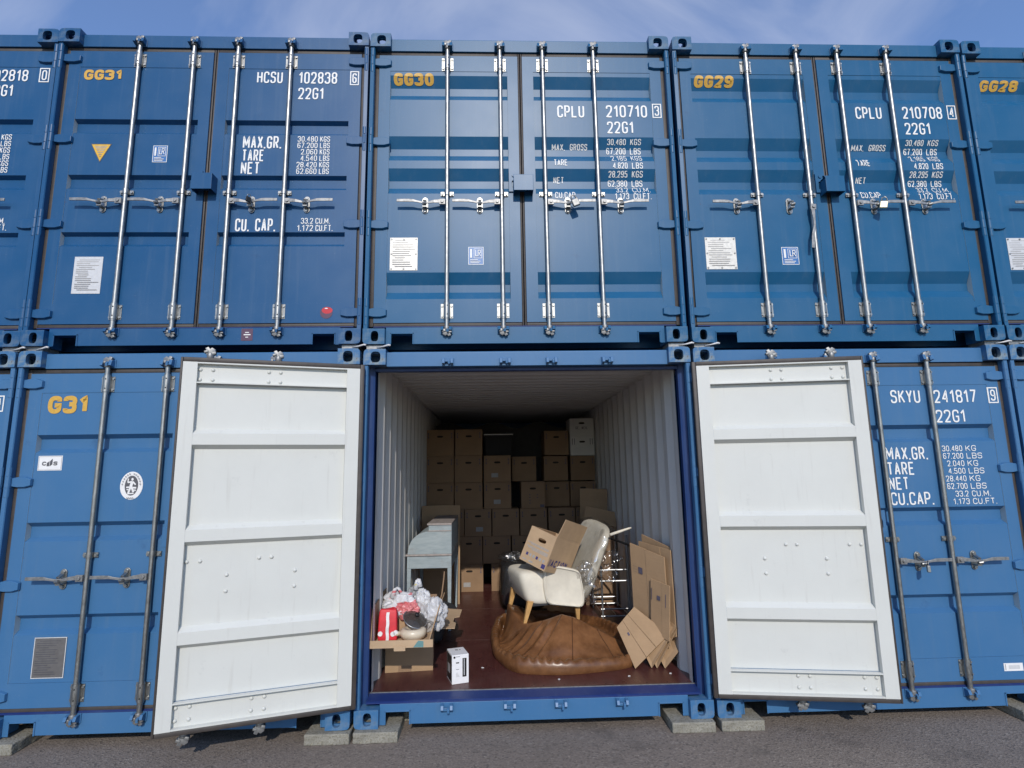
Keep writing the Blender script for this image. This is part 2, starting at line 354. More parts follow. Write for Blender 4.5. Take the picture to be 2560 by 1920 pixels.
def strip(mb, pts, closed, t, yf, lift, mi=0):
    P = []
    for p in pts:
        if not P or (p - P[-1]).length > 1e-5: P.append(p)
    if closed and (P[0] - P[-1]).length < 1e-5: P.pop()
    Q = []; n = len(P)
    for i in range(n if closed else n - 1):
        a, b = P[i], P[(i + 1) % n]; k = max(1, int((b - a).length / .008)); Q += [a.lerp(b, j / k) for j in range(k)]
    if not closed: Q.append(P[-1])
    n = len(Q); base = len(mb.v)
    for i, p in enumerate(Q):
        d0 = (p - Q[i - 1]) if (closed or i > 0) else (Q[1] - p); d1 = (Q[(i + 1) % n] - p) if (closed or i < n - 1) else d0
        d0 = d0.normalized(); d1 = d1.normalized(); n0 = Vector((-d0.y, d0.x)); n1 = Vector((-d1.y, d1.x)); m = n0 + n1
        m = m.normalized() if m.length > 1e-4 else n0; k = min(1.35, 1 / max(.3, m.dot(n0)))
        for sg in (1, -1): q = p + m * (t * k * sg); mb.v.append((q.x, yf(q.x, q.y) - lift, q.y))
    for i in range(n if closed else n - 1):
        j = (i + 1) % n; mb.face((base + 2 * i, base + 2 * i + 1, base + 2 * j + 1, base + 2 * j), mi)
def text_mb(mb, s, x0, x1, z0, z1, yf, th=.075, gap=.42, lift=.0030, rr=.34, mi=0):
    h = z1 - z0; t = th * h; ws = [GW.get(c, 1.) for c in s]; tot = sum(ws) + gap * (len(s) - 1); u = (x1 - x0) / tot; x = x0; k = 0
    for c, wd in zip(s, ws):
        gw = wd * u
        for pts, cl in G.get(c, []):
            pp = [(x + t + p[0] * max(gw - 2 * t, .0005), z0 + t + p[1] * (h - 2 * t)) + tuple(p[2:]) for p in pts]
            if c == '.': pp = [(x + gw / 2 - t * .1, z0), (x + gw / 2 - t * .1, z0 + 2 * t)]
            strip(mb, rounded(pp, cl, min(rr * h, .5 * gw)), cl, t, yf, lift + k * .00022, mi); k = (k + 1) % 5
        x += gw + gap * u

# ------------------------------------------------------------------ container geometry (metres; x across, y depth, z up; front lower left corner = origin)
WC, HC, LC = 2.438, 2.591, 6.058
DTYPE = {'low': dict(g=[(1.987, 1.857), (1.376, 1.246), (.762, .632)], a=.030, b=.028, d=.042),
         'navy': dict(g=[(1.836, 1.712), (1.364, 1.245), (.895, .780)], a=.020, b=.030, d=.036),
         'wide': dict(g=[(2.252, 2.034), (1.712, 1.502), (1.435, 1.221), (.572, .36)], a=.088, b=.064, d=.042)}
Y0, YF = .055, .052
ZB, ZT, PB, PT = .174, 2.431, .33, 2.29
DL = (.065, 1.19); DR = (1.227, 2.373)
PANL = (.155, 1.105); PANR = (1.317, 2.283)
PIN_L = (.018, .025); PIN_R = (2.420, .025)
def profile(dt):
    T = DTYPE[dt]; z = [(PT, Y0)]
    for zt, zb in T['g']: z += [(zt, Y0), (zt - T['a'], Y0 + T['d']), (zb + T['b'], Y0 + T['d']), (zb, Y0)]
    return z + [(PB, Y0)]
def panel_y(dt):
    pr = profile(dt)
    def f(x, z):
        if x < PANL[0] or x > PANR[1] or PANL[1] < x < PANR[0] or z > PT or z < PB: return YF
        e = min(x - PANL[0], PANL[1] - x) if x < 1.2 else min(x - PANR[0], PANR[1] - x)
        for (za, ya), (zb, yb) in zip(pr, pr[1:]):
            if zb <= z <= za:
                y = ya + (yb - ya) * (za - z) / max(za - zb, 1e-6); return y
        return Y0
    return f
def door_mesh(side, dt):
    mb = MB(); x0, x1 = DL if side == 'L' else DR; p0, p1 = PANL if side == 'L' else PANR; px = (PIN_L if side == 'L' else PIN_R)[0]; py = .025
    X = lambda x: x - px; Yy = lambda y: y - py
    def B(xa, xb, ya, yb, za, zb):
        n0 = len(mb.f); mb.box(X(xa), X(xb), Yy(ya), Yy(yb), za, zb)
        for i in range(n0, len(mb.f)):
            c = sum((Vector(mb.v[k]) for k in mb.f[i]), Vector()) / 4
            mb.mi[i] = 1 if (c.y > Yy(.060) and not (abs(c.x - X(x0)) < .001 or abs(c.x - X(x1)) < .001)) else 0
    B(x0, p0, YF, .10, ZB, ZT); B(p1, x1, YF, .10, ZB, ZT)
    B(p0, p1, YF, .066, PT, ZT); B(p0, p1, .0662, .0995, ZT - .009, ZT - .0005); B(p0, p1, .0662, .0985, PT + .0005, PT + .008)
    B(p0, p1, YF, .066, ZB, PB - .001); B(p0, p1, .0662, .0985, PB - .010, PB - .0015); B(p0, p1, .0662, .0985, ZB + .0005, ZB + .010)
    pr = profile(dt); xs = [p0 + .0005, p0 + .3, p1 - .3, p1 - .0005]
    for th, mi in ((0, 0), (.003, 1)):
        def fn(i, j):
            z, y = pr[j]; yy = y
            return (X(xs[i]), Yy(yy + th), z)
        mb.grid(4, len(pr), fn, mi)
    return mb.mesh('door_panel', ['paint', 'white'], recalc=False)
def gasket_mesh(side):
    mb = MB(); x0, x1 = DL if side == 'L' else DR; px = (PIN_L if side == 'L' else PIN_R)[0]
    a, b = (x0 - .033, x1 + .0175) if side == 'L' else (x0 - .0175, x1 + .033)
    top, bot = ZT + .034, ZB - .032; y0, y1 = .060 - .025, .098 - .025
    def ring(o0, o1, yA, yB):
        L_, R_, T_, B_ = a + (x0 - a) * o0, b + (x1 - b) * o0, top + (ZT - top) * o0, bot + (ZB - bot) * o0
        l2, r2, t2, b2 = a + (x0 - a) * o1, b + (x1 - b) * o1, top + (ZT - top) * o1, bot + (ZB - bot) * o1
        mb.box(L_ - px, l2 - px, yA, yB, B_, T_); mb.box(r2 - px, R_ - px, yA, yB, B_, T_)
        mb.box(l2 - px, r2 - px, yA, yB, t2, T_); mb.box(l2 - px, r2 - px, yA, yB, B_, b2)
    ring(.06, .97, y0 - .002, y1)
    return mb.mesh('gasket', 'rubber', .006, recalc=True, smooth='auto')
def hinge_mesh(side):
    mb = MB(); s = 1 if side == 'L' else -1
    mb.cyl((0, 0, -.038), (0, 0, .038), .0185, 14)
    pts = [(.012, -.032), (.055, -.040), (.104, -.040), (.148, -.028), (.148, .022), (.104, .038), (.055, .038), (.012, .030)]
    pts = [(s * x, z) for x, z in pts]
    mb.prism(pts, lambda p: (p[0], .0265, p[1]), lambda p: (p[0] * .97, .006, p[1] * .86))
    return mb.mesh('hinge', 'paint', .002)
def bar_mesh():
    mb = MB(); mb.tube([(0, 0, .118), (0, 0, 1.3), (0, 0, 2.505)], .0170, 16); return mb.mesh('locking_bar', 'steel', smooth='auto')
def guide_mesh():
    mb = MB(); mb.box(-.046, .046, .0165, .0205, -.056, .056)
    mb.tube([(0, 0, -.068), (0, 0, -.058), (0, 0, -.0575), (0, 0, .0575), (0, 0, .058), (0, 0, .068)], [.0205, .0205, .0245, .0245, .0205, .0205], 16)
    mb.box(-.0235, .0235, .0, .0166, -.05, .05)
    for x in (-.036, .036):
        for z in (-.04, .04): mb.cyl((x, .0165, z), (x, .008, z), .0085, 8)
    for z in (-.034, .034): mb.cyl((.006, -.0235, z), (.006, -.0262, z), .0045, 8, 1)
    return mb.mesh('bar_guide', ['steel', 'dark'], smooth='auto')
def midguide_mesh():
    mb = MB(); mb.box(-.050, .050, .012, .0205, -.016, .016); mb.tube([(0, 0, -.02), (0, 0, .02)], .0215, 14)
    for x in (-.038, .038): mb.cyl((x, .012, 0), (x, .002, 0), .010, 8)
    return mb.mesh('bar_clamp', 'steel', smooth='auto')
def cam_mesh(up):
    mb = MB(); s = 1 if up else -1
    mb.tube([(0, 0, -s * .02), (0, 0, s * .012)], .0225, 14)
    mb.prism_y([(-.022, 0), (.022, 0), (.030, s * .018), (.024, s * .030), (.034, s * .050), (.014, s * .060), (.004, s * .046), (-.008, s * .056), (-.030, s * .042), (-.026, s * .016)], -.014, .010)
    mb.prism_y([(-.034, s * .008), (-.012, s * .004), (-.004, s * .022), (-.034, s * .028)], -.022, .018)
    mb.prism_y([(.012, s * .022), (.036, s * .014), (.040, s * .030), (.014, s * .036)], -.020, .016)
    return mb.mesh('cam', 'steel_old', .0022, smooth='auto')
def keeper_mesh(up):
    mb = MB(); s = 1 if up else -1
    mb.box(-.046, .046, .012, .0195, -.030, .030)
    Q = [(.012, -.026), (.012, .028), (-.022, .022), (-.034, -.006 * s - .010)]
    mb.prism_x(Q, -.042, -.022); mb.prism_x(Q, .020, .040)
    mb.box(-.040, .038, -.016, .004, s * .006 - .009, s * .006 + .009); mb.prism_x([(-.016, -.004), (-.016, .010), (-.038, .002), (-.036, -.022)], .002, .018)
    return mb.mesh('cam_keeper', 'paint', .002)
def handle_mesh(s):                              # extends from the bar at x=0 towards s*x
    mb = MB()
    mb.box(*sorted((s * .012, s * .058)), -.030, -.014, -.022, .022); mb.cyl((s * .036, -.032, 0), (s * .036, -.038, 0), .012, 10)
    P = [(.050, .015, -.026, .004), (.100, .012, -.030, .0), (.150, .008, -.026, -.009), (.190, .008, -.030, -.009), (.230, .008, -.034, -.002), (.262, .011, -.036, .004), (.300, .012, -.036, .005), (.385, .011, -.036, .005)]
    b = len(mb.v)
    for x, hz, y, zc in P: mb.v += [(s * x, y - .004, zc - hz), (s * x, y + .004, zc - hz), (s * x, y + .004, zc + hz), (s * x, y - .004, zc + hz)]
    for i in range(len(P) - 1):
        for k in range(4): k2 = (k + 1) % 4; mb.face((b + 4 * i + k, b + 4 * i + k2, b + 4 * i + 4 + k2, b + 4 * i + 4 + k))
    mb.face((b, b + 1, b + 2, b + 3)); e = b + 4 * (len(P) - 1); mb.face((e + 3, e + 2, e + 1, e))
    return mb.mesh('handle', 'steel_old', .0015)
def catch_mesh():
    mb = MB()
    pts = []
    for k in range(16):
        t = 2 * math.pi * k / 16; pts.append((.024 * math.cos(t), .040 * (1 if math.sin(t) > 0 else -1) + .028 * math.sin(t)))
    mb.prism_y(pts, .0165, .0205)
    mb.box(-.016, .016, -.024, .0165, -.034, -.026); mb.box(-.016, .016, -.032, -.024, -.034, .006)
    mb.prism_x([(-.030, .010), (.016, .030), (.016, .044), (-.036, .022)], -.011, .011)
    mb.cyl((0, .0165, .048), (0, .006, .048), .012, 10); mb.cyl((0, .0165, -.050), (0, .004, -.050), .011, 10); mb.cyl((-.012, -.034, -.012), (.014, -.044, -.006), .012, 10)
    return mb.mesh('handle_catch', 'steel', .0012)
def bolt_mesh():
    mb = MB(); mb.tube([(0, 0, 0), (0, .004, 0), (0, .009, 0), (0, .0105, 0)], [.0125, .0120, .0075, .002], 10); return mb.mesh('bolt', 'white', smooth=True)
def casting_mesh(side, lvl, rear=False, mat='castpaint'):
    mb = MB(); cw, ch, cd = .162, .118, .178
    fx = (lambda x: x) if side == 'L' else (lambda x: cw - x); fz = (lambda z: z) if lvl == 'B' else (lambda z: ch - z); fy = (lambda y: cd - y) if rear else (lambda y: y)
    XYZ = lambda x, y, z: (fx(x), fy(y), fz(z))
    h = (.088, .059, .028, .041, 2.8) if lvl == 'B' else (.088, .060, .036, .041, 3.0)
    mb.holed((0, cw, 0, ch), h, 0, .030, lambda a, b, c: XYZ(a, c, b), rnd=(0, 0, .030))
    mb.holed((.030, cd, .0302, ch), (.100, .062, .034, .026, 3), 0.0, .018, lambda a, b, c: XYZ(c, a, b), n=16)
    mb.holed((.018, cw - .02, .030, cd), (.085, .100, .032, .055, 3), 0, .028, lambda a, b, c: XYZ(a, b, c), n=16)
    mb.box(*sorted((fx(cw - .02), fx(cw))), *sorted((fy(.030), fy(cd))), *sorted((fz(0), fz(ch))))
    mb.box(*sorted((fx(.018), fx(cw - .02))), *sorted((fy(.030), fy(cd - .02))), *sorted((fz(ch - .012), fz(ch))))
    mb.box(*sorted((fx(.018), fx(cw - .02))), *sorted((fy(cd - .02), fy(cd))), *sorted((fz(.028), fz(ch))))
    return mb.mesh('corner_casting', mat)
def post_mesh(side):
    mb = MB(); f = (lambda a, b: (a, b)) if side == 'L' else (lambda a, b: (WC - b, WC - a)); za, zb = .118, HC - .118
    P = [(.002, .012), (.030, .010), (.034, .016), (.034, .060), (.026, .064), (.002, .064)]
    if side == 'R': P = [(WC - x, y) for x, y in P]
    mb.prism(P, lambda p: (p[0], p[1], za), lambda p: (p[0], p[1], zb))
    return mb.mesh('corner_post', 'paint')
def jamb_mesh(side):
    mb = MB(); za, zb = .118, HC - .118; P = [(.002, .0645), (.026, .0645), (.026, .100), (.052, .110), (.066, .118), (.066, .168), (.002, .168)]
    if side == 'R': P = [(WC - x, y) for x, y in P]
    mb.prism(P, lambda p: (p[0], p[1], za), lambda p: (p[0], p[1], zb)); return mb.mesh('door_jamb', 'paint')
def lintel_mesh():
    mb = MB(); mb.box(.067, WC - .067, .1105, .168, 2.4405, 2.4655); return mb.mesh('lintel', 'paint', .002)
def lug_mesh():
    mb = MB(); mb.tube([(0, 0, 0), (0, 0, .06)], .0185, 12); return mb.mesh('hinge_lug', 'paint', smooth='auto')
def header_mesh():
    mb = MB(); mb.prism_x([(.045, 2.466), (.045, 2.571), (.052, 2.578), (.17, 2.578), (.17, 2.466)], .1625, WC - .1625)
    return mb.mesh('header', 'paint', .002)
def sill_mesh():
    mb = MB(); e = .1625
    P = [(e, .004), (.196, .004), (.200, .086), (.366, .086), (.372, .008), (WC - .372, .008), (WC - .366, .086), (WC - .200, .086), (WC - .196, .004), (WC - e, .004), (WC - e, .136), (e, .136)]
    mb.prism_y(P, .045, .058)
    for q in ((.196, .204), (.362, .372)):
        for a, b in (q, (WC - q[1], WC - q[0])): mb.box(a, b, .0405, .0448, .006, .0935)
    mb.box(.196, .372, .0405, .0448, .086, .0935); mb.box(WC - .372, WC - .196, .0405, .0448, .086, .0935)
    mb.box(e, WC - e, .0582, .15, .095, .1358)
    return mb.mesh('sill', 'paint', .0015)
def threshold_mesh():
    mb = MB(); mb.prism_x([(.046, .137), (.046, .142), (.060, .149), (.168, .163), (.168, .137)], .067, WC - .067); return mb.mesh('threshold', 'paint', .001)
def edge_mesh():
    mb = MB(); mb.box(.067, WC - .067, .1685, .178, .150, .1672); return mb.mesh('floor_edge_strip', 'steel_old')
def wall_mesh(side):
    mb = MB(); ys = []; y = .178; xi, xo = .078, .042; ys = [(.169, xi), (.235, xi)]; y = .235
    while y < 5.9:
        for dy, x in ((.068, xo), (.072, xo), (.068, xi), (.070, xi)):
            y += dy if not (dy == .072 or dy == .070) else dy
            ys.append((min(y, 5.95), x))
    ys = [q for i, q in enumerate(ys) if i == 0 or q[0] > ys[i - 1][0]]
    for off, mi in ((0, 1), (-.004, 0)):
        f = lambda x: (x + off) if side == 'L' else WC - (x + off)
        mb.grid(len(ys), 2, lambda i, j: (f(ys[i][1]), ys[i][0], (.125, 2.535)[j]), mi)
    return mb.mesh('side_wall', ['paint', 'wall'], recalc=False)
def roof_mesh():
    mb = MB(); ys = []; y = .172
    while y < 5.9:
        for dy, z in ((.0, 2.540), (.075, 2.540), (.015, 2.570), (.075, 2.570), (.015, 2.540)):
            y += dy; ys.append((y, z))
    ys = [q for i, q in enumerate(ys) if i == 0 or q[0] > ys[i - 1][0] + 1e-4]
    for off, mi in ((0, 1), (.004, 0)): mb.grid(len(ys), 2, lambda i, j: ((.05, WC - .05)[j], ys[i][0], ys[i][1] + off), mi)
    return mb.mesh('roof', ['paint', 'wall'], recalc=False)
def toprail_mesh(side):
    mb = MB(); a, b = (.004, .082) if side == 'L' else (WC - .082, WC - .004)
    mb.box(a, b, .179, LC - .179, 2.536, 2.5445); mb.box(*((.004, .0405) if side == 'L' else (WC - .0405, WC - .004)), .179, LC - .179, 2.47, 2.5355); return mb.mesh('top_side_rail', ['wall'])
def botrail_mesh(side):
    mb = MB(); a, b = (.004, .040) if side == 'L' else (WC - .040, WC - .004); mb.box(a, b, .179, LC - .179, .012, .124); return mb.mesh('bottom_side_rail', 'paint')
def floor_mesh():
    mb = MB(); mb.box(.042, WC - .042, .0, 1.155, .138, .165)
    for x in [.10 + .149 * k for k in range(16)]:
        for y in (.03, .43, .78, 1.125): mb.tube([(x, y, .1648), (x, y, .1652)], .006, 6, 1)
    return mb.mesh('floor_sheet', ['floor', 'dark'], .0015)
def cross_mesh():
    mb = MB(); mb.box(.0405, WC - .0405, 0, .05, .02, .137); return mb.mesh('cross_member', 'paint')
def rear_mesh():
    mb = MB(); mb.box(.042, WC - .042, LC - .150, LC - .06, .125, 2.575); return mb.mesh('rear_wall', 'paint')
def lockbox_mesh():
    mb = MB(); x0, x1, z0, z1 = 1.139 - PIN_R[0], 1.292 - PIN_R[0], 1.203, 1.335
    yb, yf = YF - .026, -.062
    mb.box(x0, x1, yf, yf + .006, z0, z1); mb.box(x0, x0 + .005, yf + .0062, yb, z0, z1 - .02); mb.box(x1 - .005, x1, yf + .0062, yb, z0, z1)
    mb.box(x0 + .0052, x1 - .0052, yf + .0062, yb, z1 - .005, z1)
    return mb.mesh('lock_box', 'paint', .003)
def bracket_mesh(s, px):
    mb = MB(); x0, x1, z0, z1 = (1.105, 1.180, 1.232, 1.392) if s == 'L' else (1.165, 1.236, 1.235, 1.375)
    mb.holed((x0 - px, x1 - px, z0, z1), ((x0 + x1) / 2 - px, (z0 + z1) / 2 - .02, .016, .034, 4), .014, .0262, lambda a, b, c: (a, c, b), n=16)
    mb.cyl(((x0 + x1) / 2 - px, .014, z1 - .025), ((x0 + x1) / 2 - px, .006, z1 - .025), .014, 10)
    return mb.mesh('lock_bracket', 'paint')

BARS = {'L': (.619, 1.046), 'R': (1.394, 1.814)}
HZ = (2.356, 1.657, .957, .252)
def container(name_code, loc, slope, dt, col, label, openL=None, openR=None, parts='LR', group='stacked blue storage containers', droop=None):
    root = bpy.data.objects.new('shipping_container', None); COL.objects.link(root); root.location = loc; root.rotation_euler = (0, 0, math.atan(slope))
    tag(root, label, 'shipping container', group)
    K = lambda n, me, l=(0, 0, 0), r=(0, 0, 0): obj(n, me, root, l, r, col)
    lc = tuple(c * .9 for c in col)
    for s, xx in (('L', 0), ('R', WC - .162)):
        for v, zz in (('B', 0), ('T', HC - .118)):
            cm = 'castpaint' if (dt == 'low' and v == 'T') else 'castblue'
            o = K('corner_casting', cached(('cast', s, v, cm), lambda: casting_mesh(s, v, False, cm)), (xx, 0, zz))
            K('corner_casting', cached(('cast', s, v, 1), lambda: casting_mesh(s, v, True)), (xx, LC - .178, zz))
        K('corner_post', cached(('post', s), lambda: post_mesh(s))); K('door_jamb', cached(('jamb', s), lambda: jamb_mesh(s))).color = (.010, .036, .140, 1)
        px = PIN_L[0] if s == 'L' else PIN_R[0]
        for z in HZ:
            K('hinge_lug', cached('lug', lug_mesh), (px, .025, z + .042)); K('hinge_lug', cached('lug', lug_mesh), (px, .025, z - .102))
        K('side_wall', cached(('wall', s), lambda: wall_mesh(s))); K('top_side_rail', cached(('tr', s), lambda: toprail_mesh(s))); K('bottom_side_rail', cached(('br', s), lambda: botrail_mesh(s)))
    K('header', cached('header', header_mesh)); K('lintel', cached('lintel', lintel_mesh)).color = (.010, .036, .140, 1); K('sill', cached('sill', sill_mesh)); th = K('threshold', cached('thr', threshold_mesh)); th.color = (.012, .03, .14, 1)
    K('floor_edge_strip', cached('edge', edge_mesh)); K('roof', cached('roof', roof_mesh)); [K('floor_sheet', cached('floor', floor_mesh), (0, .1795 + 1.1575 * k, 0)) for k in range(5)]; K('rear_wall', cached('rear', rear_mesh))
    for k in range(9): K('cross_member', cached('cross', cross_mesh), (0, .30 + .68 * k, 0))
    for s in 'LR':
        for x in BARS[s]:
            K('cam_keeper', cached('kt', lambda: keeper_mesh(True)), (x, .026, 2.496)); K('cam_keeper', cached('kb', lambda: keeper_mesh(False)), (x, .026, .108))
    doors = {}
    for s in 'LR':
        pin = PIN_L if s == 'L' else PIN_R; px = pin[0]; sg = -1 if s == 'L' else 1
        ang = (openL if s == 'L' else openR) or 0.
        d = K('door', cached(('door', s, dt), lambda: door_mesh(s, dt)), (pin[0], pin[1], 0), (0, 0, ang)); doors[s] = d
        D = lambda n, me, l=(0, 0, 0), r=(0, 0, 0): obj(n, me, d, l, r, col)
        D('gasket', cached(('gask', s), lambda: gasket_mesh(s)))
        for z in HZ: D('hinge', cached(('hinge', s), lambda: hinge_mesh(s)), (0, 0, z))
        zh = 1.128 if dt != 'low' else 1.004; zm = 1.212 if dt != 'low' else 1.152
        for i, x in enumerate(BARS[s]):
            xl = x - px; yl = .031 - .025
            D('locking_bar', cached('bar', bar_mesh), (xl, yl, 0))
            D('cam', cached('camt', lambda: cam_mesh(True)), (xl, yl - .004, 2.490)); D('cam', cached('camb', lambda: cam_mesh(False)), (xl, yl - .004, .118))
            D('bar_guide', cached('guide', guide_mesh), (xl, yl, 2.348)); D('bar_guide', cached('guide', guide_mesh), (xl, yl, .262))
            D('bar_clamp', cached('mid', midguide_mesh), (xl, yl, zm))
            if droop == (s, i): D('handle', cached(('hnd', sg), lambda: handle_mesh(sg)), (xl, yl, zh), (0, R(-84), 0))
            else: D('handle', cached(('hnd', sg), lambda: handle_mesh(sg)), (xl, yl, zh))
            D('handle_catch', cached('catch', catch_mesh), (xl + sg * .172, yl, zh - .010))
        D('lock_bracket', cached(('brk', s), lambda: bracket_mesh(s, px)))
        if s == 'R' and not ang: D('lock_box', cached('lockbox', lockbox_mesh))
        if ang:
            bm_ = cached('bolt', bolt_mesh); base = DL[0] - .047 if s == 'L' else DR[1]
            for u in (.545, .620, .965, 1.040):
                xx = (.046 + u - .012) * (1 if s == 'L' else -1)
                for z, y in ((2.385, .066), (2.318, .066), (.292, .066), (.220, .066)): D('bolt', bm_, (xx, y - .025, z))
                D('bolt', bm_, (xx, .058 - .025, 1.147))
            for u in (.405, .815):
                for z in (1.052, .952): D('bolt', bm_, ((.046 + u - .02) * (1 if s == 'L' else -1), .058 - .025, z))
    return root, doors

# ------------------------------------------------------------------ lettering and stickers on doors
def put_text(doors, dt, s, x0, x1, z0, z1, mat='letter', th=.060, gap=.24, box=False, rr=.34):
    side = 'L' if x0 < 1.2 else 'R'; d = doors[side]; pin = PIN_L if side == 'L' else PIN_R; f = panel_y(dt); mb = MB()
    if box:
        strip(mb, [Vector(p) for p in ((x0, z0), (x1, z0), (x1, z1), (x0, z1))], True, .0042, f, .0030)
        ix = (x1 - x0) * .22; text_mb(mb, s, x0 + ix, x1 - ix, z0 + .014, z1 - .014, f, th, gap, rr=rr)
    else: text_mb(mb, s, x0, x1, z0, z1, f, th, gap, rr=rr)
    if dt == 'wide':                     # shift to where the paint sits on the recessed faces
        nv = []
        for x, y, z in mb.v:
            k = (.95 + z) / 4.05; q = z
            for _ in range(12): q = .5 * q + .5 * (z + (f(x, q) - Y0) * k)
            nv.append((x, y - f(x, z) + f(x, q), q))
        mb.v = nv
    mb.v = [(x - pin[0], y - pin[1], z) for x, y, z in mb.v]
    return obj('lettering', mb.mesh('lettering', mat, recalc=False), d)
def sticker(doors, dt, name, layers, thick=.0015, y=None):
    """layers: list of (material, polygon [(x,z)...]) stacked outwards"""
    x = layers[0][1][0][0]; z = layers[0][1][0][1]; side = 'L' if x < 1.2 else 'R'; d = doors[side]; pin = PIN_L if side == 'L' else PIN_R
    yy = (panel_y(dt)(x + .02, z) if y is None else y) - .0004; mb = MB(); mats = []
    for k, (m, P) in enumerate(layers):
        if m not in mats: mats.append(m)
        if k == 0: mb.prism_y(P, yy, yy - thick, mats.index(m))
        else: b = len(mb.v); mb.v += [(p[0], yy - thick - .0003 * k, p[1]) for p in P]; mb.face(tuple(range(b, b + len(P))), mats.index(m))
    mb.v = [(x_ - pin[0], y_ - pin[1], z_) for x_, y_, z_ in mb.v]
    return obj(name, mb.mesh(name, mats, recalc=False), d)
def rect(x0, x1, z0, z1): return [(x0, z0), (x1, z0), (x1, z1), (x0, z1)]
def oval(cx, cz, rx, rz, n=28): return [(cx + rx * math.cos(2 * math.pi * k / n), cz + rz * math.sin(2 * math.pi * k / n)) for k in range(n)]
def frame(m, x0, x1, z0, z1, t): return [(m, rect(x0, x1, z0, z0 + t)), (m, rect(x0, x1, z1 - t, z1)), (m, rect(x0, x0 + t, z0 + t, z1 - t)), (m, rect(x1 - t, x1, z0 + t, z1 - t))]
def class_mark(doors, dt, x0, x1, z0, z1):
    w_, h_ = x1 - x0, z1 - z0; ly = [('stick_blue', rect(x0, x1, z0, z1))] + frame('letter', x0, x1, z0, z1, .004)
    ly += frame('letter', x0 + w_ * .36, x1 - w_ * .1, z0 + h_ * .36, z1 - h_ * .1, .0035)
    ly += [('letter', rect(x0 + w_ * .12, x0 + w_ * .24, z0 + h_ * .38, z1 - h_ * .12))]
    for k, wd in ((0, .6), (1, .68), (2, .5)): ly.append(('letter', rect(x0 + w_ * .12, x0 + w_ * (.12 + wd), z0 + h_ * (.08 + .085 * k), z0 + h_ * (.115 + .085 * k))))
    ly += [('letter', rect(x0 + w_ * .46, x0 + w_ * .51, z0 + h_ * .46, z1 - h_ * .18)), ('letter', rect(x0 + w_ * .51, x0 + w_ * .66, z0 + h_ * .46, z0 + h_ * .50)),
           ('letter', rect(x0 + w_ * .62, x0 + w_ * .66, z0 + h_ * .46, z1 - h_ * .18)), ('letter', rect(x0 + w_ * .66, x0 + w_ * .80, z1 - h_ * .22, z1 - h_ * .18)),
           ('letter', rect(x0 + w_ * .77, x0 + w_ * .81, z0 + h_ * .64, z1 - h_ * .2)), ('letter', rect(x0 + w_ * .66, x0 + w_ * .78, z0 + h_ * .62, z0 + h_ * .66)),
           ('letter', [(x0 + w_ * .69, z0 + h_ * .62), (x0 + w_ * .79, z0 + h_ * .46), (x0 + w_ * .84, z0 + h_ * .46), (x0 + w_ * .74, z0 + h_ * .62)])]
    return sticker(doors, dt, 'class_sticker', ly)
def data_plate(doors, dt, x0, x1, z0, z1, base='plate_white', ink='inklight', n=13, rivets=True, border=None):
    rnd = random.Random(int(x0 * 1000) + int(z0 * 999)); ly = [(base, rect(x0, x1, z0, z1))]; w_, h_ = x1 - x0, z1 - z0
    if border: ly += frame(border, x0, x1, z0, z1, .005)
    for k in range(n):
        z = z1 - h_ * (.08 + .86 * k / n); a = x0 + w_ * (.09 if k % 4 else .18); b = a + w_ * rnd.uniform(.35, .8); b = min(b, x1 - w_ * .08)
        ly.append((ink, rect(a, b, z - .0045, z)))
    o = sticker(doors, dt, 'data_plate', ly, .003)
    if rivets:
        side = 'L'; mb = MB()
        for x in (x0 + .012, (x0 + x1) / 2, x1 - .012):
            for z in (z0 + .012, z1 - .012): mb.tube([(x - PIN_L[0], Y0 - .025 - .003, z), (x - PIN_L[0], Y0 - .025 - .0075, z)], .007, 8)
        for x in (x0 + .012, x1 - .012): mb.tube([(x - PIN_L[0], Y0 - .025 - .003, (z0 + z1) / 2), (x - PIN_L[0], Y0 - .025 - .0075, (z0 + z1) / 2)], .007, 8)
        obj('rivet', mb.mesh('rivet', 'steel_old'), doors['L'])
    return o

C_NAVY = (.008, .078, .202); C_BLUE = (.008, .098, .220); C_LOW = (.046, .150, .312)
OPEN_L = R(-(180 - 17.0)); OPEN_R = R(180 - 8.6)
UP = 'upper row blue container marked '
g32, d32 = container('GG32', (-4.9052, -.004, 2.628), -.0018, 'navy', C_NAVY, 'navy blue container cut by the left edge, upper row, check digit 0')
g31, d31 = container('GG31', (-2.4617, -.014, 2.631), .0024, 'navy', C_NAVY, 'navy blue shipping container marked GG31, upper row, yellow triangle sticker')
g30, d30 = container('GG30', (-.0101, -.004, 2.628), -.0016, 'wide', C_BLUE, 'blue shipping container marked GG30, upper row above the open container')
g29, d29 = container('GG29', (2.457, -.0153, 2.6194), -.0004, 'wide', C_BLUE, 'blue shipping container marked GG29, upper row, one handle hanging down', droop=('L', 1))
g28, d28 = container('GG28', (4.9253, -.004, 2.6207), -.0004, 'wide', C_BLUE, 'blue shipping container marked GG28, upper row, cut by the right edge')
l32, e32 = container('G32', (-4.922, -.006, .004), 0, 'low', C_LOW, 'blue container sliver at the left edge, lower row beside G31')
l31, e31 = container('G31', (-2.4612, -.0087, .0042), -.0013, 'low', C_LOW, 'blue shipping container marked G31, lower row behind the left white door')
l30, e30 = container('G30', (0, 0, 0), 0, 'low', C_LOW, 'open blue container with white-backed doors swung wide and goods inside', OPEN_L, OPEN_R)
l29, e29 = container('G29', (2.4613, .0015, -.004), -.0019, 'low', C_LOW, 'blue shipping container numbered 241817, lower row behind the right white door')
l28, e28 = container('G28', (4.925, .0, -.003), 0, 'low', C_LOW, 'blue container sliver at the right edge, lower row beside number 241817')

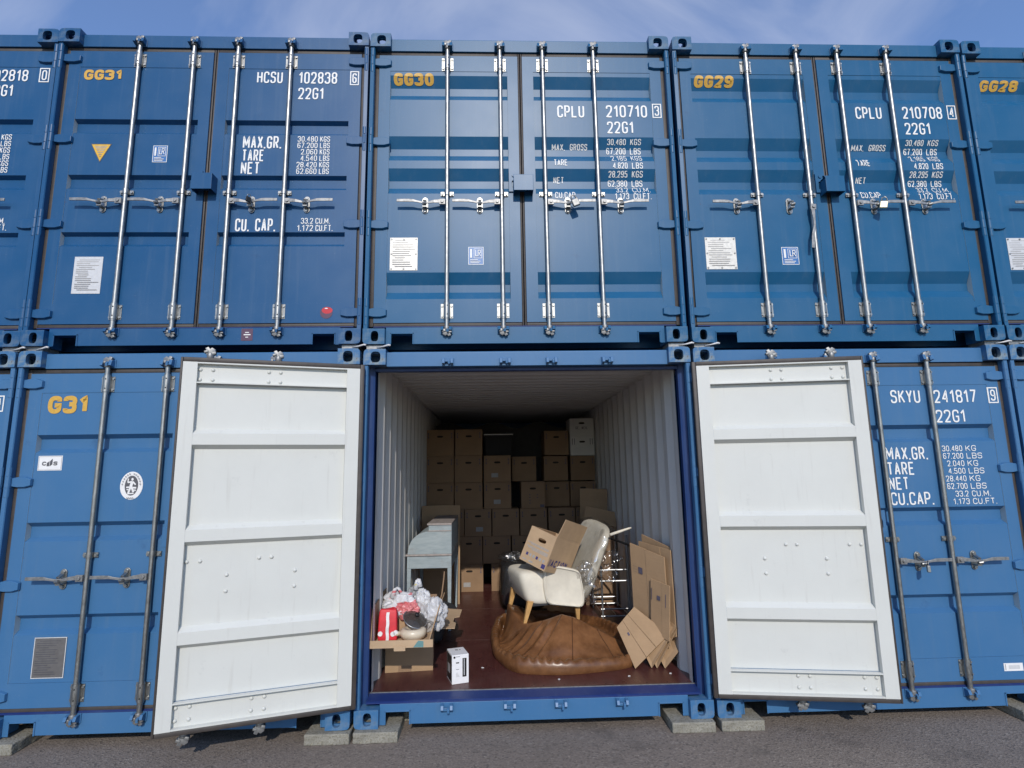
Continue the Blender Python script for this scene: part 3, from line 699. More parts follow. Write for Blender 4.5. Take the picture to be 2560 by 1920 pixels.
T = put_text
gold = dict(mat='gold', th=.125, gap=.12, rr=.45)
T(d31, 'navy', 'GG31', .189, .485, 2.176, 2.266, **gold); T(d30, 'wide', 'GG30', .180, .505, 2.156, 2.273, **gold)
T(d29, 'wide', 'GG29', .185, .517, 2.162, 2.277, **gold); T(d28, 'wide', 'GG28', .166, .503, 2.154, 2.263, **gold); T(e31, 'low', 'G31', .205, .490, 2.139, 2.268, **gold)
N = lambda *a, **k: T(d31, 'navy', *a, **k)
N('HCSU', 1.544, 1.747, 2.163, 2.265); N('102838', 1.875, 2.181, 2.162, 2.266); N('6', 2.289, 2.352, 2.155, 2.271, box=True); N('22G1', 1.876, 2.079, 2.023, 2.125)
N('MAX.GR.', 1.466, 1.764, 1.592, 1.698); N('TARE', 1.466, 1.635, 1.483, 1.582); N('NET', 1.463, 1.607, 1.374, 1.476); N('CU. CAP.', 1.448, 1.752, .901, 1.005)
for i, (a, b) in enumerate((('30.480', 'KGS'), ('67.200', 'LBS'), ('2.060', 'KGS'), ('4.540', 'LBS'), ('28.420', 'KGS'), ('62.660', 'LBS'))):
    z = 1.652 - .055 * i; N(a, 1.890 if len(a) == 6 else 1.919, 2.047, z, z + .047); N(b, 2.066, 2.143, z, z + .047)
N('33.2', 1.946, 2.037, .963, 1.010); N('CU.M.', 2.056, 2.166, .963, 1.010); N('1.172', 1.918, 2.039, .903, .953); N('CU.FT.', 2.058, 2.189, .903, .953)
N = lambda *a, **k: T(d32, 'navy', *a, **k)
N('102818', 1.893, 2.198, 2.165, 2.266); N('0', 2.290, 2.360, 2.160, 2.276, box=True); N('22G1', 1.893, 2.098, 2.032, 2.134)
for i, (a, b) in enumerate((('30.480', 'KGS'), ('67.200', 'LBS'), ('2.060', 'KGS'), ('4.540', 'LBS'), ('28.420', 'KGS'), ('62.660', 'LBS'))):
    z = 1.659 - .055 * i; N(a, 1.890, 2.040, z, z + .047); N(b, 2.060, 2.138, z, z + .047)
N('CU.M.', 2.056, 2.171, .966, 1.015); N('CU.FT.', 2.058, 2.189, .912, .960)
for dd, dt, num, ck, dx in ((d30, 'wide', '210710', '3', 0), (d29, 'wide', '210708', '4', .006)):
    N = lambda s, a, b, c, e, **k: T(dd, dt, s, a + dx, b + dx, c + (.008 if dx else 0), e + (.008 if dx else 0), **k)
    N('CPLU', 1.507, 1.727, 1.883, 1.991); N(num, 1.906, 2.243, 1.886, 1.995); N(ck, 2.290, 2.357, 1.888, 2.006, box=True); N('22G1', 1.909, 2.125, 1.744, 1.849)
    N('MAX.', 1.458, 1.563, 1.590, 1.648); N('GROSS', 1.605, 1.746, 1.592, 1.649); N('TARE', 1.468, 1.577, 1.461, 1.514); N('NET', 1.464, 1.547, 1.305, 1.361); N('CU.CAP.', 1.470, 1.644, 1.182, 1.234)
    for a, x, b, z0, z1 in (('30,480', 1.908, 'KGS', 1.640, 1.695), ('67,200', 1.902, 'LBS', 1.558, 1.615), ('2,185', 1.934, 'KGS', 1.505, 1.545), ('4,820', 1.942, 'LBS', 1.436, 1.489), ('28,295', 1.907, 'KGS', 1.358, 1.416), ('62,380', 1.903, 'LBS', 1.279, 1.333), ('33.2', 1.964, 'CU.M.', 1.232, 1.272), ('1,173', 1.947, 'CU.FT.', 1.173, 1.225)):
        N(a, x, 2.060, z0, z1); N(b, 2.096, 2.184 if len(b) == 3 else 2.24, z0, z1)
N = lambda *a, **k: T(e29, 'low', *a, **k)
N('SKYU', 1.517, 1.747, 2.152, 2.253); N('241817', 1.856, 2.188, 2.149, 2.250); N('9', 2.284, 2.353, 2.148, 2.262, box=True); N('22G1', 1.852, 2.080, 2.0, 2.097)
N('MAX.GR.', 1.424, 1.746, 1.725, 1.821); N('TARE', 1.424, 1.630, 1.613, 1.709); N('NET', 1.424, 1.573, 1.505, 1.598); N('CU.CAP.', 1.424, 1.749, 1.394, 1.487)
for i, (a, x, b) in enumerate((('30.480', 1.864, 'KG'), ('67.200', 1.864, 'LBS'), ('2.040', 1.888, 'KG'), ('4.500', 1.889, 'LBS'), ('28.440', 1.863, 'KG'), ('62.700', 1.864, 'LBS'), ('33.2', 1.920, 'CU.M.'), ('1.173', 1.896, 'CU.FT.'))):
    z = 1.783 - .0558 * i; N(a, x, 2.019, z, z + .043); N(b, 2.045, 2.045 + .04 * len(b.replace('.', '')) + .012 * b.count('.'), z, z + .043)
T(e32, 'low', '4', 2.289, 2.352, 2.162, 2.271, box=True)
# stickers and plates
zc = 1.545
sticker(d31, 'navy', 'warning_sticker', [('ink', [(.302, 1.624), (.462, 1.624), (.382, 1.466)]), ('yellow', [(.312, 1.618), (.452, 1.618), (.382, 1.480)])] + [('inklight', rect(.382 - a, .382 + a, z, z + .006)) for z, a in ((1.600, .05), (1.588, .042), (1.576, .036), (1.562, .028), (1.548, .022), (1.532, .013), (1.516, .008))])
class_mark(d31, 'navy', .780, .891, 1.471, 1.611); class_mark(d30, 'wide', .782, .900, .633, .777); class_mark(d29, 'wide', .778, .912, .631, .776)
data_plate(d31, 'navy', .281, .489, .408, .697, 'plate_grey', 'inklight', 17, False)
data_plate(d30, 'wide', .180, .391, .589, .853); data_plate(d29, 'wide', .172, .415, .595, .857); data_plate(d28, 'wide', .166, .385, .585, .853, 'plate_grey')
data_plate(e31, 'low', .300, .513, .357, .617, 'plate_dark', 'ink', 16, False, 'plate_grey')
sticker(d31, 'navy', 'round_sticker', [('maroon', oval(2.166, .252, .046, .046)), ('sticker_red', oval(2.172, .270, .040, .026)), ('letter', oval(2.165, .285, .012, .004))])
sticker(d31, 'navy', 'sill_sticker', [('maroon', rect(1.550, 1.634, .038, .130)), ('letter', rect(1.578, 1.606, .098, .104)), ('letter', rect(1.568, 1.618, .080, .088)), ('letter', rect(1.582, 1.602, .062, .068))], y=.0455 - .0)
sticker(e29, 'low', 'white_label', [('cardpaper', rect(2.095, 2.235, .232, .284)), ('inklight', rect(2.103, 2.110, .238, .278)), ('plate_grey', rect(2.13, 2.21, .245, .270))], y=YF)
# shipping line sticker with letters C H S and certification oval
o = sticker(e31, 'low', 'company_sticker', [('cardpaper', rect(.183, .350, 1.735, 1.838))] + frame('inklight', .187, .346, 1.739, 1.834, .0025) + [('ink', [(.245, 1.765), (.262, 1.765), (.262, 1.800), (.245, 1.788)]), ('ink', [(.266, 1.765), (.283, 1.778), (.283, 1.818), (.266, 1.800)])])
T(e31, 'low', 'C', .212, .240, 1.770, 1.798, mat='ink', th=.13); T(e31, 'low', 'S', .290, .318, 1.770, 1.798, mat='ink', th=.13)
for q in list(e31['L'].children)[-2:]: q.location.y -= .002
bx, bz = .846, 1.620
ly = [('cardpaper', oval(bx, bz, .079, .098)), ('ink', oval(bx, bz, .047, .070))]
def SK(*p, t=.005):                      # thin limb polygon
    (a, b), (c, d) = p; dx, dz = c - a, d - b; n = math.hypot(dx, dz); px_, pz_ = -dz / n * t, dx / n * t
    return [(bx + a + px_, bz + b + pz_), (bx + a - px_, bz + b - pz_), (bx + c - px_, bz + d - pz_), (bx + c + px_, bz + d + pz_)]
for p, t in ((((.004, .03), (-.004, -.006)), .010), (((-.004, -.006), (-.018, -.052)), .007), (((0, -.004), (.018, -.046)), .007), (((.004, .028), (-.026, .022)), .005), (((-.026, .022), (-.024, .05)), .004), (((.008, .028), (.030, .006)), .005), (((-.034, -.012), (-.010, -.010)), .005), (((.012, -.014), (.036, -.016)), .006), (((-.030, -.026), (-.012, -.03)), .004), (((.02, -.03), (.036, -.034)), .004), (((-.022, -.056), (.022, -.054)), .004)): ly.append(('cardpaper', SK(*p, t=t)))
ly.append(('cardpaper', oval(bx + .006, bz + .044, .008, .010, 12)))
for k in range(13):
    t = math.pi * (1 - (k + .5) / 13)
    if k != 6: cx_, cz_ = bx + .063 * math.cos(t), bz + .084 * math.sin(t); ly.append(('inklight', [(cx_ - .004, cz_ - .005), (cx_ + .004, cz_ - .005), (cx_ + .004, cz_ + .005), (cx_ - .004, cz_ + .005)]))
for k in (-1.5, -.5, .5, 1.5): ly.append(('inklight', rect(bx + k * .013 - .0035, bx + k * .013 + .0035, bz - .090, bz - .080)))
sticker(e31, 'low', 'oval_emblem_sticker', ly)

# ------------------------------------------------------------------ ground
GZ = -.068
mb = MB(); mb.box(-120, 120, -120, 120, GZ - .5, GZ); gr = obj('ground', mb.mesh('ground', 'asphalt')); tag(gr, 'grey brown asphalt yard in front of the containers', kind='structure')
def slab_mesh(seed):
    mb = MB(); rn = random.Random(seed); j = lambda a: a + rn.uniform(-.004, .004)
    nx, ny = 9, 9
    mb.box(0, .294, 0, .30, 0, .0665)
    me = mb.mesh('concrete_block', 'concrete', .006, seg=2); bm = bmesh.new(); bm.from_mesh(me)
    bmesh.ops.subdivide_edges(bm, edges=[e for e in bm.edges if e.calc_length() > .03], cuts=7, use_grid_fill=True)
    for v in bm.verts:
        q = v.co + Vector((seed * .7, 0, 0)); k = .0030 * noise.noise(q * 45) + .004 * min(0, noise.noise(q * 14) - .05); v.co += Vector((k, k if v.co.y < .02 else 0, 0 if v.co.z > .06 else k * .3))
    bm.to_mesh(me); bm.free(); return me
sl_names = ('left end of the lower row', )
def slab(x, label, y=-.047, seed=1):
    seed = x * 3.3
    o = obj('concrete_block', slab_mesh(seed), None, (x, y, GZ + .0005), (0, 0, R(random.uniform(-1, 1)))); tag(o, label, 'block', 'blocks under container corners'); return o
slab(-2.453, 'concrete block under the left corner of the container marked G31'); slab(-.308, 'concrete block under the right corner of the container marked G31')
slab(.008, 'concrete block under the left corner of the open container'); slab(2.130, 'concrete block under the right corner of the open container')
slab(2.466, 'concrete block left of centre under the container numbered 241817'); slab(4.566, 'concrete block under the far right corner of the container numbered 241817')
for x, l in ((-.10, 'second concrete block further back beneath the open container, left side'), (2.15, 'second concrete block further back beneath the open container, right side')):
    o = slab(x + .15 if x < 0 else x - .06, l, .275)

# ------------------------------------------------------------------ stacking locks between the rows
def lock_mesh():
    mb = MB(); mb.box(.02, .142, .012, .165, 0, .034); mb.box(.05, .12, .05, .13, -.028, .062); return mb.mesh('lock_body', 'steel_old', .003)
def lever_mesh():
    mb = MB(); mb.tube([(.10, .01, .012), (.15, -.004, .018), (.19, -.016, .026), (.205, -.018, .022)], [.005, .006, .008, .007], 8); return mb.mesh('lever', 'plate_grey', smooth=True)
for x, z, lab in ((-2.625, 2.594, 'right corner of the navy container at the left edge'), (-2.461, 2.5955, 'left corner of the container marked GG31'), (-.186, 2.5955, 'right corner of the container marked GG31'), (-.006, 2.5915, 'left corner of the container marked GG30'), (2.263, 2.5915, 'right corner of the container marked GG30'), (2.459, 2.5875, 'left corner of the container marked GG29'), (4.733, 2.5875, 'right corner of the container marked GG29'), (4.927, 2.5885, 'left corner of the container marked GG28')):
    t = bpy.data.objects.new('stacking_lock', None); COL.objects.link(t); t.location = (x, .006, z + .0005); tag(t, 'dark steel stacking lock under the ' + lab, 'lock', 'stacking locks between container rows')
    obj('lock_body', cached('lock', lock_mesh), t); obj('lever', cached('lever', lever_mesh), t)

# ------------------------------------------------------------------ padlocks
def padlock(loc, mat, label, rot=(0, 0, 0), s=1.):
    t = bpy.data.objects.new('padlock', None); COL.objects.link(t); t.location = loc; t.rotation_euler = rot; t.scale = (s, s, s); tag(t, label, 'padlock', 'padlocks on door handles')
    mb = MB(); mb.box(-.026, .026, -.012, .012, -.055, 0); obj('body', mb.mesh('body', mat, .005), t)
    mb = MB(); mb.tube([(-.017, 0, -.004), (-.017, 0, .018), (-.011, 0, .030), (0, 0, .035), (.011, 0, .030), (.017, 0, .018), (.017, 0, -.004)], .0045, 8); obj('shackle', mb.mesh('shackle', 'steel', smooth=True), t)
padlock((1.596, -.040, 3.756), 'steel_old', 'dark grey padlock on the right door of the container marked GG30', (0, R(-22), 0), 1.05)
padlock((4.048, -.050, 3.738), 'brass', 'pale brass padlock on the right door of the container marked GG29', (0, R(12), R(-25)), 1.05)
padlock((4.030, -.042, .975), 'steel', 'small steel padlock on the container numbered 241817', (0, R(4), R(60)), .85)
padlock((-.886, -.040, 3.770), 'black', 'small black padlock on the right door of the container marked GG31', (0, R(8), R(50)), .7)
# ------------------------------------------------------------------ goods inside the open container
FZ = .1655
def thing(name, label, cat, loc=(0, 0, 0), rot=(0, 0, 0), group=None):
    o = bpy.data.objects.new(name, None); COL.objects.link(o); o.location = loc; o.rotation_euler = rot; return tag(o, label, cat, group)

def carton_mesh(w_, h_, d_, slot=True, mat='card', sag=0.):
    mb = MB()
    if slot: mb.holed((0, w_, 0, h_), (w_ * .5, h_ * .74, .044, .0135, 3), 0, .004, lambda a, b, c: (a, c, b), n=20)
    else: mb.box(0, w_, 0, .004, 0, h_)
    mb.box(0, .004, .0042, d_, 0, h_); mb.box(w_ - .004, w_, .0042, d_, 0, h_); mb.box(.0042, w_ - .0042, d_ - .004, d_, 0, h_)
    mb.box(.0042, w_ - .0042, .0042, d_ - .0042, 0, .004)
    mb.box(.0042, w_ * .5 - .001, .0042, d_ - .0042, h_ - .004, h_); mb.box(w_ * .5 + .001, w_ - .0042, .0042, d_ - .0042, h_ - .004, h_)
    if slot: mb.box(w_ * .5 - .06, w_ * .5 + .06, .012, .016, h_ * .66, h_ * .82, 1)  # near-black backing sheet, paints the shade inside the hand hole
    return mb.mesh('carton', [mat, 'handle_dark'])
def marks_mesh(w_, h_):
    mb = MB()
    for x in (.030, w_ - .030):
        mb.box(x - .0035, x + .0035, -.0008, -.0002, h_ * .70, h_ * .86)
        for z in (h_ * .70, h_ * .86): mb.box(x - .008, x + .008, -.0010, -.0003, z - .008, z + .008)
    return mb.mesh('printed_mark', 'print')
def dots_mesh(w_, h_):
    mb = MB()
    for k in range(4): mb.box(w_ * .34, w_ * .39, -.0008, -.0002, h_ * (.17 + .105 * k), h_ * (.21 + .105 * k))
    for k in (2, 3): mb.box(w_ * .66, w_ * .72, -.0008, -.0002, h_ * (.17 + .105 * k), h_ * (.20 + .105 * k))
    mb.box(w_ * .8, w_ * .97, -.0008, -.0002, .01, .045)
    return mb.mesh('printed_mark', 'print')
ORD = ('leftmost', 'second from left', 'third from left', 'fourth from left', 'fifth from left', 'sixth from left')
ROWN = ('bottom row', 'second row up', 'third row up', 'fourth row up', 'fifth row up', 'top row')
rows = [[(.085, .355, 3.40), (.448, .355, 3.38), (.910, .355, 3.395), (1.275, .355, 3.40), (1.640, .355, 3.40), (2.0, .345, 3.40)],
        [(.088, .352, 3.39), (.448, .345, 3.38), (.805, .358, 3.385), (1.180, .355, 3.38), (1.545, .355, 3.39), (1.910, .355, 3.39)],
        [(.205, .352, 3.39), (.568, .346, 3.38), (.929, .348, 3.375), (1.295, .349, 3.385), (1.666, .350, 3.38), (2.028, .322, 3.40)],
        [(.064, .360, 3.385), (.436, .364, 3.38), (.823, .356, 3.375), (1.312, .307, 3.36), (1.645, .345, 3.68), (2.0, .345, 3.62)],
        [(.059, .364, 3.39), (.436, .363, 3.38), (.823, .355, 3.38), (1.207, .332, 3.68), (1.648, .330, 3.68), (2.020, .338, 3.68)],
        [(.055, .368, 3.40), (.443, .359, 3.385), (1.662, .335, 3.68)]]
Z = FZ
for ri, row in enumerate(rows):
    hh = (.343, .345, .347, .345, .350, .352)[ri]
    for ci, (x, wd, y) in enumerate(row):
        h_ = hh - .004 - (.012 if y > 3.5 else 0); q = round(wd, 3)
        lab = 'cardboard box, %s, %s of the back stack' % (ORD[ci] if not (ri == 5 and ci == 2) else 'rightmost brown one', ROWN[ri])
        t = thing('moving_box', lab, 'box', (x, y, Z + .001), (0, 0, R(random.uniform(-.6, .6))), 'moving boxes stacked at the back')
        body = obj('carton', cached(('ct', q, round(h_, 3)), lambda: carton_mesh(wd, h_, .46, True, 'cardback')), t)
        if ri == 3 and ci == 3: obj('printed_mark', dots_mesh(wd, h_), t)
        else: obj('printed_mark', cached(('mk', q, round(h_, 3)), lambda: marks_mesh(wd, h_)), t)
        if random.random() < .35: mb = MB(); mb.box(wd * .5 - .026, wd * .5 + .026, -.0008, -.0002, h_ - random.uniform(.03, .07), h_); obj('tape', mb.mesh('tape', 'cardin'), t)
        if random.random() < .2: u0 = random.uniform(.08, .18); mb = MB(); mb.box(u0, u0 + .09, -.0008, -.0002, .06, .115); obj('paper_label', mb.mesh('paper_label', 'inklight'), t)
    Z += hh
zt5 = FZ + .343 + .345 + .347 + .345 + .350
for k, (z, h_, lab) in enumerate(((zt5 - .012 + .002, .255, 'white cardboard box, lower of two on top of the right stack'), (zt5 - .012 + .259, .258, 'white cardboard box with dark handwriting, upper of two on the right stack'))):
    t = thing('white_box', lab, 'box', (2.022, 3.66, z), (0, 0, R(.5 - k)), 'white boxes on the right stack'); obj('carton', carton_mesh(.336, h_, .42, True, 'cardwhite'), t)
    mb = MB()
    if k: text_mb(mb, 'GE. NEU.', .08, .25, .105, .145, lambda x, z_: -.0004, .07, .5)
    else:
        for x in (.03, .06, .28, .31): mb.box(x - .004, x + .004, -.001, -.0003, .150, .235)
    obj('printed_mark', mb.mesh('printed_mark', 'print', recalc=False), t)
t = thing('storage_bin', 'black storage bin with a pale rim on top of the middle stack', 'bin', (.83, 3.40, zt5 + .002))
mb = MB(); mb.hexa([(.02, .02, 0), (.36, .02, 0), (.36, .40, 0), (.02, .40, 0), (0, 0, .27), (.38, 0, .27), (.38, .42, .27), (0, .42, .27)]); obj('tub', mb.mesh('tub', 'dark', .008), t)
mb = MB(); mb.box(-.006, .386, -.006, .426, .2702, .282); obj('rim', mb.mesh('rim', 'plate_grey', .003), t)

t = thing('dark_filler', 'dark filler mass added behind the box stack to keep the back black', 'filler', (.10, 4.25, FZ))  # added dark mass, hides the rear wall so the far end goes black
mb = MB(); mb.box(0, 2.2, 0, .9, 0, 2.02); obj('bulk', mb.mesh('bulk', 'charcoal', .03), t)
mb = MB()
mb.grid(30, 14, lambda i, j: (2.2 * i / 29, -.02 + .02 * math.sin(i * 1.7) * (1 - j / 13), 1.1 + 1.1 * j / 13 + .05 * math.sin(i * .7))); obj('filler_front', mb.mesh('filler_front', 'charcoal', smooth=True), t)

# roll-top desk, its end panel towards the viewer
t = thing('rolltop_desk', 'worn blue-grey roll-top writing desk standing along the left wall', 'desk', (0, 0, 0))
D0, D1 = 1.62, 2.62; XL, XR = .088, .528
for a, b in ((XL + .005, XL + .045), (XR - .040, XR)):
    for y in (D0, D1 - .05):
        mb = MB(); mb.hexa([(a + .008, y + .008, FZ), (b - .008, y + .008, FZ), (b - .008, y + .042, FZ), (a + .008, y + .042, FZ), (a, y, .755), (b, y, .755), (b, y + .05, .755), (a, y + .05, .755)]); obj('leg', mb.mesh('leg', 'desk', .003), t)
mb = MB(); mb.box(XL + .004, XR - .001, D0 + .003, D1 - .003, .7552, .872); obj('apron', mb.mesh('apron', 'desk', .003), t)
for a, b in ((XL + .008, XL + .03), (XR - .03, XR - .004)): mb = MB(); mb.box(a, b, D0 - .0025, D0 + .0028, .757, .871); obj('corner_moulding', mb.mesh('corner_moulding', 'desk'), t)
mb = MB(); mb.box(XL - .012, XR + .002, D0 - .010, D1 + .006, .8722, .890); obj('writing_top', mb.mesh('writing_top', 'desktrim', .005), t)
pts = [(XR - .004, .8903), (XR - .004, 1.105), (XL + .215, 1.105)]
for k in range(1, 13):
    a = math.pi / 2 * k / 12; pts.append((XL + .215 - .205 * math.sin(a), .8903 + .2147 * math.cos(a) ** .9 if k < 12 else .8903))
mb = MB(); mb.prism_y(pts, D0 + .004, D0 + .024); obj('end_panel', mb.mesh('end_panel', 'desk', .002), t); mb = MB(); mb.prism_y(pts, D1 - .024, D1 - .004); obj('end_panel', mb.mesh('end_panel', 'desk', .002), t)
n = len(pts)
for i in range(2, n - 1):
    (x0, z0), (x1, z1) = pts[i], pts[i + 1]; mb = MB(); k = .985
    mb.prism([(x0, z0), (x1, z1), (x1 + .012, z1 - .004), (x0 + .008, z0 - .012)], lambda p: (p[0], D0 + .0245, p[1]), lambda p: (p[0], D1 - .0245, p[1])); obj('roll_slat', mb.mesh('roll_slat', 'desk'), t)
mb = MB(); mb.box(XR - .0035, XR + .0005, D0 + .004, D1 - .004, .8905, 1.165); obj('back_panel', mb.mesh('back_panel', 'desk', .001), t)
mb = MB(); mb.box(XL + .213, XR - .004, D0 + .006, D1 - .006, 1.1055, 1.165); obj('top_case', mb.mesh('top_case', 'desk', .003), t)
mb = MB(); mb.box(XL + .198, XR + .001, D0 - .004, D1 + .002, 1.1655, 1.184); mb.box(XL + .205, XR - .002, D0 - .001, D0 + .0055, 1.1055, 1.116); obj('cornice', mb.mesh('cornice', 'desktrim', .004), t)

# sheet leaning behind the desk
t = tag(obj('cardboard_sheet', (lambda m: (m.box(0, .455, 0, .012, 0, 1.125), m.mesh('cardboard_sheet', 'card', .002))[1])(MB()), None, (.088, 2.72, FZ), (R(-4), 0, R(1))), 'tall flat cardboard sheet leaning behind the roll-top desk', 'cardboard')

# brown leather slump
OUT = [(1.30, .40), (1.10, .47), (.97, .72), (.915, 1.10), (.930, 1.50), (1.02, 1.85), (1.45, 2.02), (1.90, 1.80), (2.10, 1.40), (2.155, 1.00), (2.15, .72), (2.03, .53), (1.70, .415)]
LCX, LCY = 1.50, 1.12
pol = sorted((math.atan2(y - LCY, x - LCX), math.hypot(x - LCX, y - LCY)) for x, y in OUT)
def rad(th):
    th = (th + math.pi) % (2 * math.pi) - math.pi; n = len(pol)
    for i in range(n):
        a0, r0 = pol[i]; a1, r1 = pol[(i + 1) % n]
        if i == n - 1: a1 += 2 * math.pi
        for q in (th, th + 2 * math.pi):
            if a0 <= q <= a1:
                rp = pol[i - 1][1]; rn = pol[(i + 2) % n][1]; u = (q - a0) / (a1 - a0)
                return .5 * (2 * r0 + (r1 - rp) * u + (2 * rp - 5 * r0 + 4 * r1 - rn) * u * u + (3 * r0 - rp - 3 * r1 + rn) * u ** 3)
    return .5
RIDGE = [(1.12, 1.75, .20), (1.07, 1.50, .275), (1.10, 1.28, .255), (1.21, 1.09, .192), (1.36, .97, .245), (1.515, .90, .312), (1.62, .88, .285), (1.75, .84, .222), (1.92, .80, .14), (2.035, .78, .085)]
CREASE = [((1.515, .90), (1.215, .56)), ((1.60, .88), (1.53, .53)), ((1.36, .97), (1.10, .72)), ((1.44, .93), (1.15, .62)), ((1.28, 1.02), (1.05, .83)), ((1.20, 1.08), (1.02, .98)), ((1.80, .83), (1.88, .58))]
def seg_d(px, py, a, b):
    dx, dy = b[0] - a[0], b[1] - a[1]; t = max(0, min(1, ((px - a[0]) * dx + (py - a[1]) * dy) / (dx * dx + dy * dy))); ex, ey = px - a[0] - dx * t, py - a[1] - dy * t
    return math.hypot(ex, ey), t, dx * ey - dy * ex
def sstep(a, b, x): t = max(0, min(1, (x - a) / (b - a))); return t * t * (3 - 2 * t)
def lea(th, s):
    Rr = rad(th); x = LCX + math.cos(th) * Rr * s; y = LCY + math.sin(th) * Rr * s; w_ = Rr * (1 - s); a = .043 + .007 * math.sin(th * 3 + 1)
    dr, zr, sd = 9, 0, 0
    for p, q in zip(RIDGE, RIDGE[1:]):
        d, t, c = seg_d(x, y, p, q)
        if d < dr: dr, zr, sd = d, p[2] + (q[2] - p[2]) * t, c
    wi = max(0, w_ - 2.2 * a)
    if sd < 0:
        f = wi / (wi + dr + 1e-6); side = (1.215 - 1.515) * (y - .90) - (.56 - .90) * (x - 1.515); lf_ = sstep(-.006, .006, side)
        body = .030 + (zr - .030) * (f ** 1.0 * lf_ + f ** 1.9 * (1 - lf_)) - .018 * lf_ * math.exp(-((wi - .09) / .045) ** 2)
    else: f = max(0, 1 - dr / (.17 + .22 * sstep(1.55, 1.25, x))); body = .030 + (zr - .030) * f * f * (3 - 2 * f)
    rim = a + math.sqrt(max(0, a * a - (w_ - a) ** 2)) * 1.2 if w_ < 2 * a else 0
    z = max(rim, min(body, .6)) if w_ > .9 * a else rim
    if 2 * a <= w_ < 2.8 * a: z = max(z, a * (1 - .6 * (w_ - 2 * a) / (.8 * a)) * .8)
    mid = sstep(1.6 * a, 3.2 * a, w_)
    for k, (p, q) in enumerate(CREASE):
        d, t, c = seg_d(x, y, p, q); amp = (.006, .004, .026, .030, .024, .020, .006)[k] * mid * sstep(.0, .10, dr)
        z += amp * (max(0, 1 - d / .045) if k in (2, 3, 4, 5) else -max(0, 1 - d / .012))
    gath = .25 + .75 * (math.exp(-((th + 1.9) / .35) ** 2) + math.exp(-((th + .62) / .3) ** 2) + .4 * math.exp(-((th + 2.9) / .4) ** 2))
    z += .014 * gath * math.sin(th * 58 + 3 * math.sin(th * 7) + w_ * 22) * math.exp(-((w_ - .04) / .09) ** 2) * sstep(0, .03, w_)
    z += .012 * (noise.noise(Vector((x * 4, y * 4, .3))) + .18 * noise.noise(Vector((x * 11, y * 11, 2))) + .8 * (.25 - abs(noise.noise(Vector((x * 3.2 + y * 2, y * 2.4, 5)))))) * sstep(0, .08, w_)
    z += .004 * math.sin((x * .55 - y * .83) * 34 + 6 * noise.noise(Vector((x * 3, y * 3, 0)))) * sstep(1.45, 1.05, x) * mid * (1 if sd < 0 else .4)
    return Vector((x, y, FZ + max(.003, z)))
def lea_z(x, y): 
    th = math.atan2(y - LCY, x - LCX); return lea(th, min(1, math.hypot(x - LCX, y - LCY) / rad(th))).z
mb = MB(); NT_, NS = 320, 96
SS = [0.02 + .98 * (1 - (1 - k / (NS - 1)) ** 1.6) for k in range(NS)]
def lf(i, j):
    th = -math.pi + 2 * math.pi * i / NT_
    if j < NS: return lea(th, SS[j])
    p = lea(th, 1); d = Vector((math.cos(th), math.sin(th), 0)); a = .05
    q = j - NS; return (p.x - d.x * .012 * q, p.y - d.y * .012 * q, FZ + (.022 if q == 0 else .0005))
mb.grid(NT_, NS + 2, lf, cu=True); b0 = len(mb.v); mb.v.append(tuple(lea(0, 0.0))); 
for i in range(NT_): mb.face((b0, i * (NS + 2), ((i + 1) % NT_) * (NS + 2)))
o = tag(obj('leather_beanbag', mb.mesh('leather_beanbag', 'leather', smooth=True)), 'slumped brown leather beanbag with a rolled rim on the container floor', 'beanbag')

def seam(A, B, n=26, inset=0.):
    mb = MB(); P = []
    for k in range(n):
        t_ = k / (n - 1); x = A[0] + (B[0] - A[0]) * t_; y = A[1] + (B[1] - A[1]) * t_; P.append((x, y, lea_z(x, y) + .0012))
    mb.tube(P, .0032, 6); return obj('seam', mb.mesh('seam', 'seamthread', smooth=True), o)
seam((1.515, .892), (1.235, .575)); seam((1.60, .872), (1.545, .505)); seam((1.36, .962), (1.06, .78)); seam((1.80, .826), (1.90, .60))
# cream armchair
AX, AY, AZ, AYAW = 1.075, 1.03, None, R(13)
ch = thing('armchair', 'cream armchair with oak legs, its back wrapped in clear film', 'armchair')
AZ = .352
ch.location = (AX, AY, AZ); ch.rotation_euler = (0, 0, AYAW)
def rbox(mb, x0, x1, y0, y1, z0, z1, r, n=4, fn=None):
    """rounded box as a subdivided superellipsoid-like grid"""
    nu, nv = 40, 20
    cx, cy, cz = (x0 + x1) / 2, (y0 + y1) / 2, (z0 + z1) / 2; a, b, c = (x1 - x0) / 2, (y1 - y0) / 2, (z1 - z0) / 2; e = r
    sp = lambda t, p: math.copysign(abs(t) ** p, t)
    def f(i, j):
        u = 2 * math.pi * i / nu; v = -math.pi / 2 + math.pi * j / (nv - 1)
        p = Vector((cx + a * sp(math.cos(v), e) * sp(math.cos(u), e), cy + b * sp(math.cos(v), e) * sp(math.sin(u), e), cz + c * sp(math.sin(v), e)))
        return fn(p) if fn else p
    mb.grid(nu, nv, f, cu=True)
CW = .60
mb = MB(); rbox(mb, .115, .72, .03, CW - .03, .152, .445, .26, fn=lambda p: Vector((p.x + .085 * max(0, (.37 - p.z) / .215) ** 1.15 * max(0, 1 - max(0, p.x - .02) / .5), p.y, p.z - .05 * max(0, p.x - .1) + .012 * noise.noise(p * 7)))); obj('seat', mb.mesh('seat', 'cream', smooth=True), ch)
ARM = [(.346, .155), (.697, .100), (.712, .200), (.676, .415), (.630, .440), (.425, .487), (.372, .484), (.330, .448), (.316, .33)]
def arm_poly(sc_, off):
    c = Vector((.51, .30)); return [tuple(c + (Vector(p) - c) * sc_) for p in ARM]
